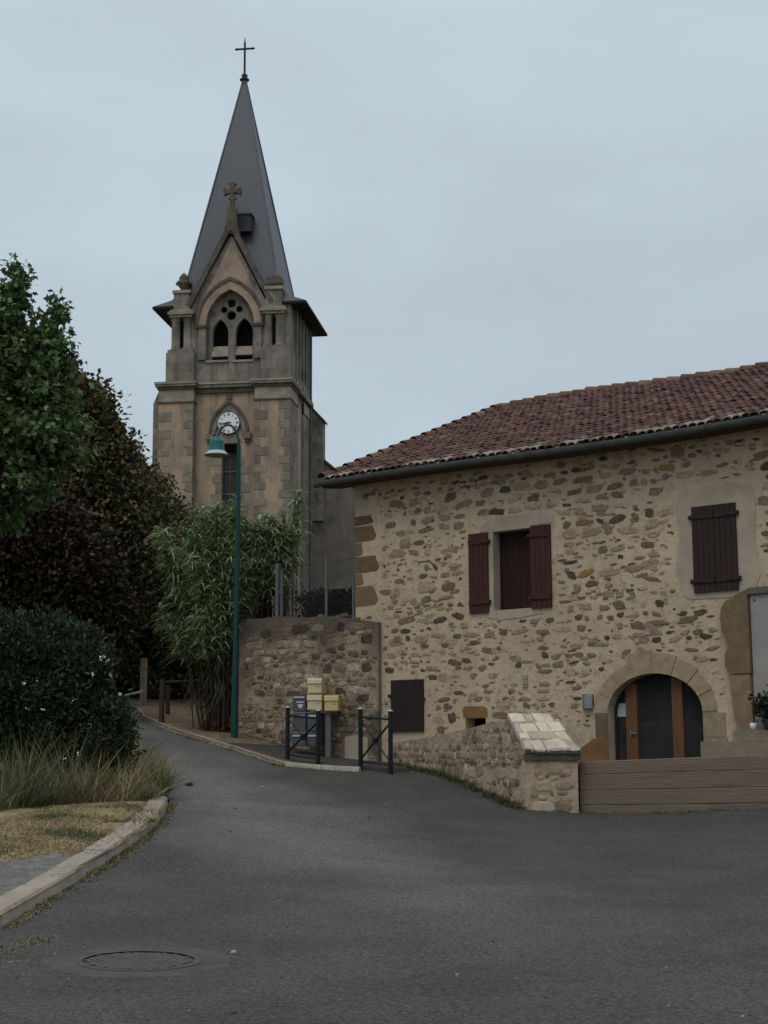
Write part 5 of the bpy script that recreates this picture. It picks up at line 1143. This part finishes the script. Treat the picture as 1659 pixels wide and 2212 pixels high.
gk = mo > .75; cl[gk] = palette(int(gk.sum()), [(.10, .105, .05), (.15, .135, .07), (.07, .075, .035)], (2, 2, 1))
tag(ribbons('dry_grass', B, np.c_[NR.normal(0, 1, n), NR.normal(0, 1, n), np.full(n, .8)], NR.uniform(.04, .12, n), NR.uniform(.006, .014, n), cl, 'leaf', None, sag=.4, seg=2), 'short straw coloured grass inside the kerb', 'grass', kind='stuff')
def tufts(name, label, spots, cols, wts, per=26, hmax=.14, spr=.07):
    B = []; 
    for p in spots:
        k = int(per * NR.uniform(.4, 1.4)); B.append(np.c_[p[0] + NR.normal(0, spr, k), p[1] + NR.normal(0, spr, k)])
    B = np.vstack(B); n = len(B)
    return tag(ribbons(name, onground(B[:, 0], B[:, 1], .0), np.c_[NR.normal(0, .8, n), NR.normal(0, .8, n), np.ones(n)], NR.uniform(.03, hmax, n), NR.uniform(.006, .016, n), palette(n, cols, wts), 'leaf', None, sag=.35, seg=2), label, 'weeds', kind='stuff')
def along(pts, n, off=0.):
    o = []
    for _ in range(n):
        i = NR.integers(0, len(pts) - 1); t = NR.random(); p = np.asarray(pts[i])[:2] * (1 - t) + np.asarray(pts[i + 1])[:2] * t; d = np.asarray(pts[i + 1])[:2] - np.asarray(pts[i])[:2]; d = d / (np.linalg.norm(d) + 1e-9)
        o.append(p + np.array([d[1], -d[0]]) * (off + NR.normal(0, .03)))
    return o
gr = [(.075, .085, .035), (.05, .065, .027), (.27, .22, .11), (.18, .15, .075)]
tufts('kerb_weeds', 'thin green and yellow weeds along the foot of the kerb', along(kerbL[2:], 230, .06), gr, (1.2, .7, 3.4, 2.4), 18, .07, .03)
tufts('wall_weeds', 'green weeds along the foot of the grey rubble wall', along([WA + wnn * .09, WB + wnn * .09], 170), gr[:2] + gr[3:], (2, 2, 1), 28, .24, .09)
tufts('bank_weeds', 'dry yellowish weeds along the far kerb', along(kerbR + kerbW, 90, .12), gr, (1, 1, 2, 2), 16, .1)
tufts('sleeper_weeds', 'sparse weeds at the foot of the sleeper wall', along([SP(0, 0, .06), SP(5, 0, .06)], 26), gr, (2, 2, 1.6, 1), 18, .1)
tufts('road_tuft', 'dry yellow tuft in the road near the kerb end', [G(x, y) for x, y in ((55, 2040), (70, 2036), (85, 2034), (98, 2030), (40, 2046), (20, 2060), (30, 2075))], gr, (1, .5, 3, 2), 30, .06)
# fallen leaves and grit
sp = [G(x, y) for x, y in zip(NR.uniform(310, 900, 26), NR.uniform(1655, 1800, 26))] + [G(x, y) for x, y in zip(NR.uniform(1255, 1650, 14), NR.uniform(1756, 1768, 14))] + [G(x, y) for x, y in zip(NR.uniform(380, 480, 30), NR.uniform(1575, 1596, 30))]
sp = np.array(sp); sp[:, 2] = H(sp[:, 0], sp[:, 1]) + .075 * (sp[:, 1] > 31) + .012
o = leaves('leaf_litter', sp, np.c_[NR.normal(0, 1, (len(sp), 2)), np.zeros(len(sp))], NR.uniform(.03, .07, len(sp)), OVAL, palette(len(sp), [(.2, .14, .07), (.12, .06, .035), (.3, .27, .22)], (2, 2, 1)), 'leaf_dark', None, flat=.3)
tag(o, 'scattered dry leaves on the lane', 'leaf litter', kind='stuff')
gp = np.array([G(x, y) for x, y in zip(NR.uniform(-20, 1680, 420), NR.uniform(1770, 2230, 420) )]); gp[:, 2] = H(gp[:, 0], gp[:, 1]) + .004
tag(leaves('grit', gp, np.c_[NR.normal(0, 1, (420, 2)), np.zeros(420)], NR.uniform(.008, .026, 420), OVAL * np.array([1.6, 1, 1]), palette(420, [(.16, .15, .14), (.03, .03, .03), (.25, .22, .17)], (2, 2, 1)), 'leaf_dark', None, flat=.3), 'loose grit scattered over the road', 'grit', kind='stuff')
def stone(px, py, r, label, material='coping'):
    p = G(px, py); bm = bmesh.new(); bmesh.ops.create_icosphere(bm, subdivisions=2, radius=r)
    for v in bm.verts: v.co *= 1 + .3 * math.sin(v.co.x / r * 3 + px) * math.cos(v.co.y / r * 2.3); v.co.z *= .55
    me = bpy.data.meshes.new('pebble'); bm.to_mesh(me); bm.free(); me.materials.append(M[material]); o = bpy.data.objects.new('pebble', me); COL.objects.link(o); o.location = (p[0], p[1], p[2] + r * .35); tag(o, label, 'stone')
stone(503, 2060, .026, 'small pale stone on the road right of the manhole cover'); stone(495, 2056, .016, 'tiny grey stone touching the pale one by the manhole', 'gravel')
stone(408, 1697, .06, 'dark clod lying on the lane near the tall grass', 'bark'); stone(566, 1702, .035, 'small pale stone in the middle of the lane')
stone(262, 1743, .06, 'reddish stone at the edge of the dry grass', 'ochre_stone')
# withered plant at lamp foot
wp = G(478, 1588) + np.array([0, .3, 0]); wp[2] = h1(wp[0], wp[1]); t = thing('withered_plant', 'reddish withered plant at the foot of the street lamp', 'plant', wp)
P = wp + np.abs(NR.normal(0, 1, (420, 3))) * np.array([.0, 0, .17]) + NR.normal(0, 1, (420, 3)) * np.array([.22, .15, .0]); leaves('foliage', P, NR.normal(0, 1, P.shape), NR.uniform(.06, .13, 420), OVAL, palette(420, [(.09, .03, .022), (.06, .03, .02), (.035, .02, .015)], (2, 2, 1)), 'leaf_dark', t)
# plant at right edge
pp = FP(9.25, 1.745, .16); t = thing('potted_plant', 'dark green potted plant on the stone steps at the right edge', 'plant', pp)
m = MB(); m.lathe(pp, [(0, .0), (.09, 0), (.12, .16), (.13, .17), (.11, .17), (0, .15)], 14); m.build('pot', 'box_grey', t, fix=False)
P = pp + np.array([0, 0, .36]) + NR.normal(0, .11, (520, 3)); leaves('foliage', P, NR.normal(0, 1, P.shape), NR.uniform(.05, .1, 520), OVAL, palette(520, [(.02, .035, .016), (.03, .05, .02)], (1, 1)), 'leaf_glossy', t)
wl = FP(8.98, 1.80, .20); m = MB(); m.lathe(wl, [(0, -.055), (.05, -.055), (.06, .02), (.05, .06), (.03, .045), (0, .04)], 12); o = m.build('white_jug', 'clock_white', None, fix=False); tag(o, 'small white jug on the step by the stone jamb', 'jug')

# posts by the lane
def post(px, py, Yo, pyt, r, label, material, rails=(), name='wooden_post', cat='post'):
    p = G(px, py); top_ = atY(px, pyt, p[1]); t = thing(name, label, cat, p); m = MB(); m.tube([p - UP * .2, p + UP * (top_[2] - p[2]) * .5, p + UP * (top_[2] - p[2])], r, 8); m.build('post', material, t); return p, top_, t
p1_, t1_, th1 = post(349, 1566, 0, 1467, .062, 'weathered wooden post nearest the lane with a short rail', 'post_wood')
e_ = t1_ + np.array([.75, .6, -.02]); m = MB(); m.tube([t1_ - UP * .08, e_], .035, 7); m.build('rail', 'post_wood', th1)
post(362, 1548, 0, 1480, .055, 'weathered wooden post just behind the one with the rail', 'post_wood')
p3, t3, _ = post(309, 1528, 0, 1422, .09, 'pale stone gatepost at the end of the lane', 'old_mortar', name='gatepost', cat='gatepost')
ga = atY(308, 1494, p3[1] - .2); gb = atY(258, 1505, p3[1] - .2); bar_ = thing('barrier_arm', 'pale metal bar reaching left from the stone gatepost', 'barrier', (p3[0], p3[1] - .2, p3[2]))
m = MB(); m.tube([ga, gb], .03, 8); m.build('arm', 'plate', bar_); m = MB(); m.lathe(gb - UP * .06, [(0, 0), (.07, .02), (.09, .1), (.05, .16), (0, .17)], 8); m.build('counterweight', 'plate', bar_, fix=False)

# manhole
mh = G(300, 2078); z_n = np.array([-(h1(mh[0] + .3, mh[1]) - h1(mh[0] - .3, mh[1])) / .6, -(h1(mh[0], mh[1] + .3) - h1(mh[0], mh[1] - .3)) / .6, 1]); z_n /= np.linalg.norm(z_n)
xa = np.cross([0, 1, 0], z_n); xa /= np.linalg.norm(xa); ya = np.cross(z_n, xa)
def HP(x, y, z=0): return mh + xa * x + ya * y + z_n * (z + .004)
man = thing('manhole_cover', 'round cast iron manhole cover with a chequered lid in the road', 'manhole cover', mh)
rm = random.Random(51)
def ringmesh(r0, r1, z0, z1, n=48, jit=0.):
    m = MB(); j0 = [r1 * (1 + rm.uniform(-jit, jit)) for _ in range(n)]
    a = [HP(r0 * math.cos(2 * math.pi * i / n), r0 * math.sin(2 * math.pi * i / n), z1) for i in range(n)]; b = [HP(j0[i] * math.cos(2 * math.pi * i / n), j0[i] * math.sin(2 * math.pi * i / n), z1) for i in range(n)]; c = [HP(j0[i] * 1.01 * math.cos(2 * math.pi * i / n), j0[i] * 1.01 * math.sin(2 * math.pi * i / n), z0) for i in range(n)]
    for i in range(n): k = (i + 1) % n; m.add([a[i], b[i], b[k], a[k]], [(0, 1, 2, 3)]); m.add([b[i], c[i], c[k], b[k]], [(0, 1, 2, 3)])
    return m
ringmesh(.44, .66, -.02, .004, jit=.05).build('mortar_ring', 'patch', man, fix=False); ringmesh(.395, .44, -.02, .010).build('frame', 'manhole_frame', man, fix=False)
m = MB(); n = 40; m.add([HP(.392 * math.cos(2 * math.pi * i / n), .392 * math.sin(2 * math.pi * i / n), -.004) for i in range(n)], [tuple(range(n))])
g_ = .052
for i in range(-8, 9):
    for j in range(-8, 9):
        x, y = (i + .5 * (j % 2)) * g_, j * g_ * .9
        if math.hypot(x, y) < .365:
            a = .6; ca, sa = math.cos(a), math.sin(a); R2 = lambda u_, v_: HP(x + u_ * ca - v_ * sa, y + u_ * sa + v_ * ca, 0)
            lo_ = [R2(-.02, -.013), R2(.02, -.013), R2(.02, .013), R2(-.02, .013)]; m.prism([p - z_n * .004 for p in lo_], [p + z_n * .008 for p in lo_])
m.build('lid', 'manhole_iron', man, fix=False)
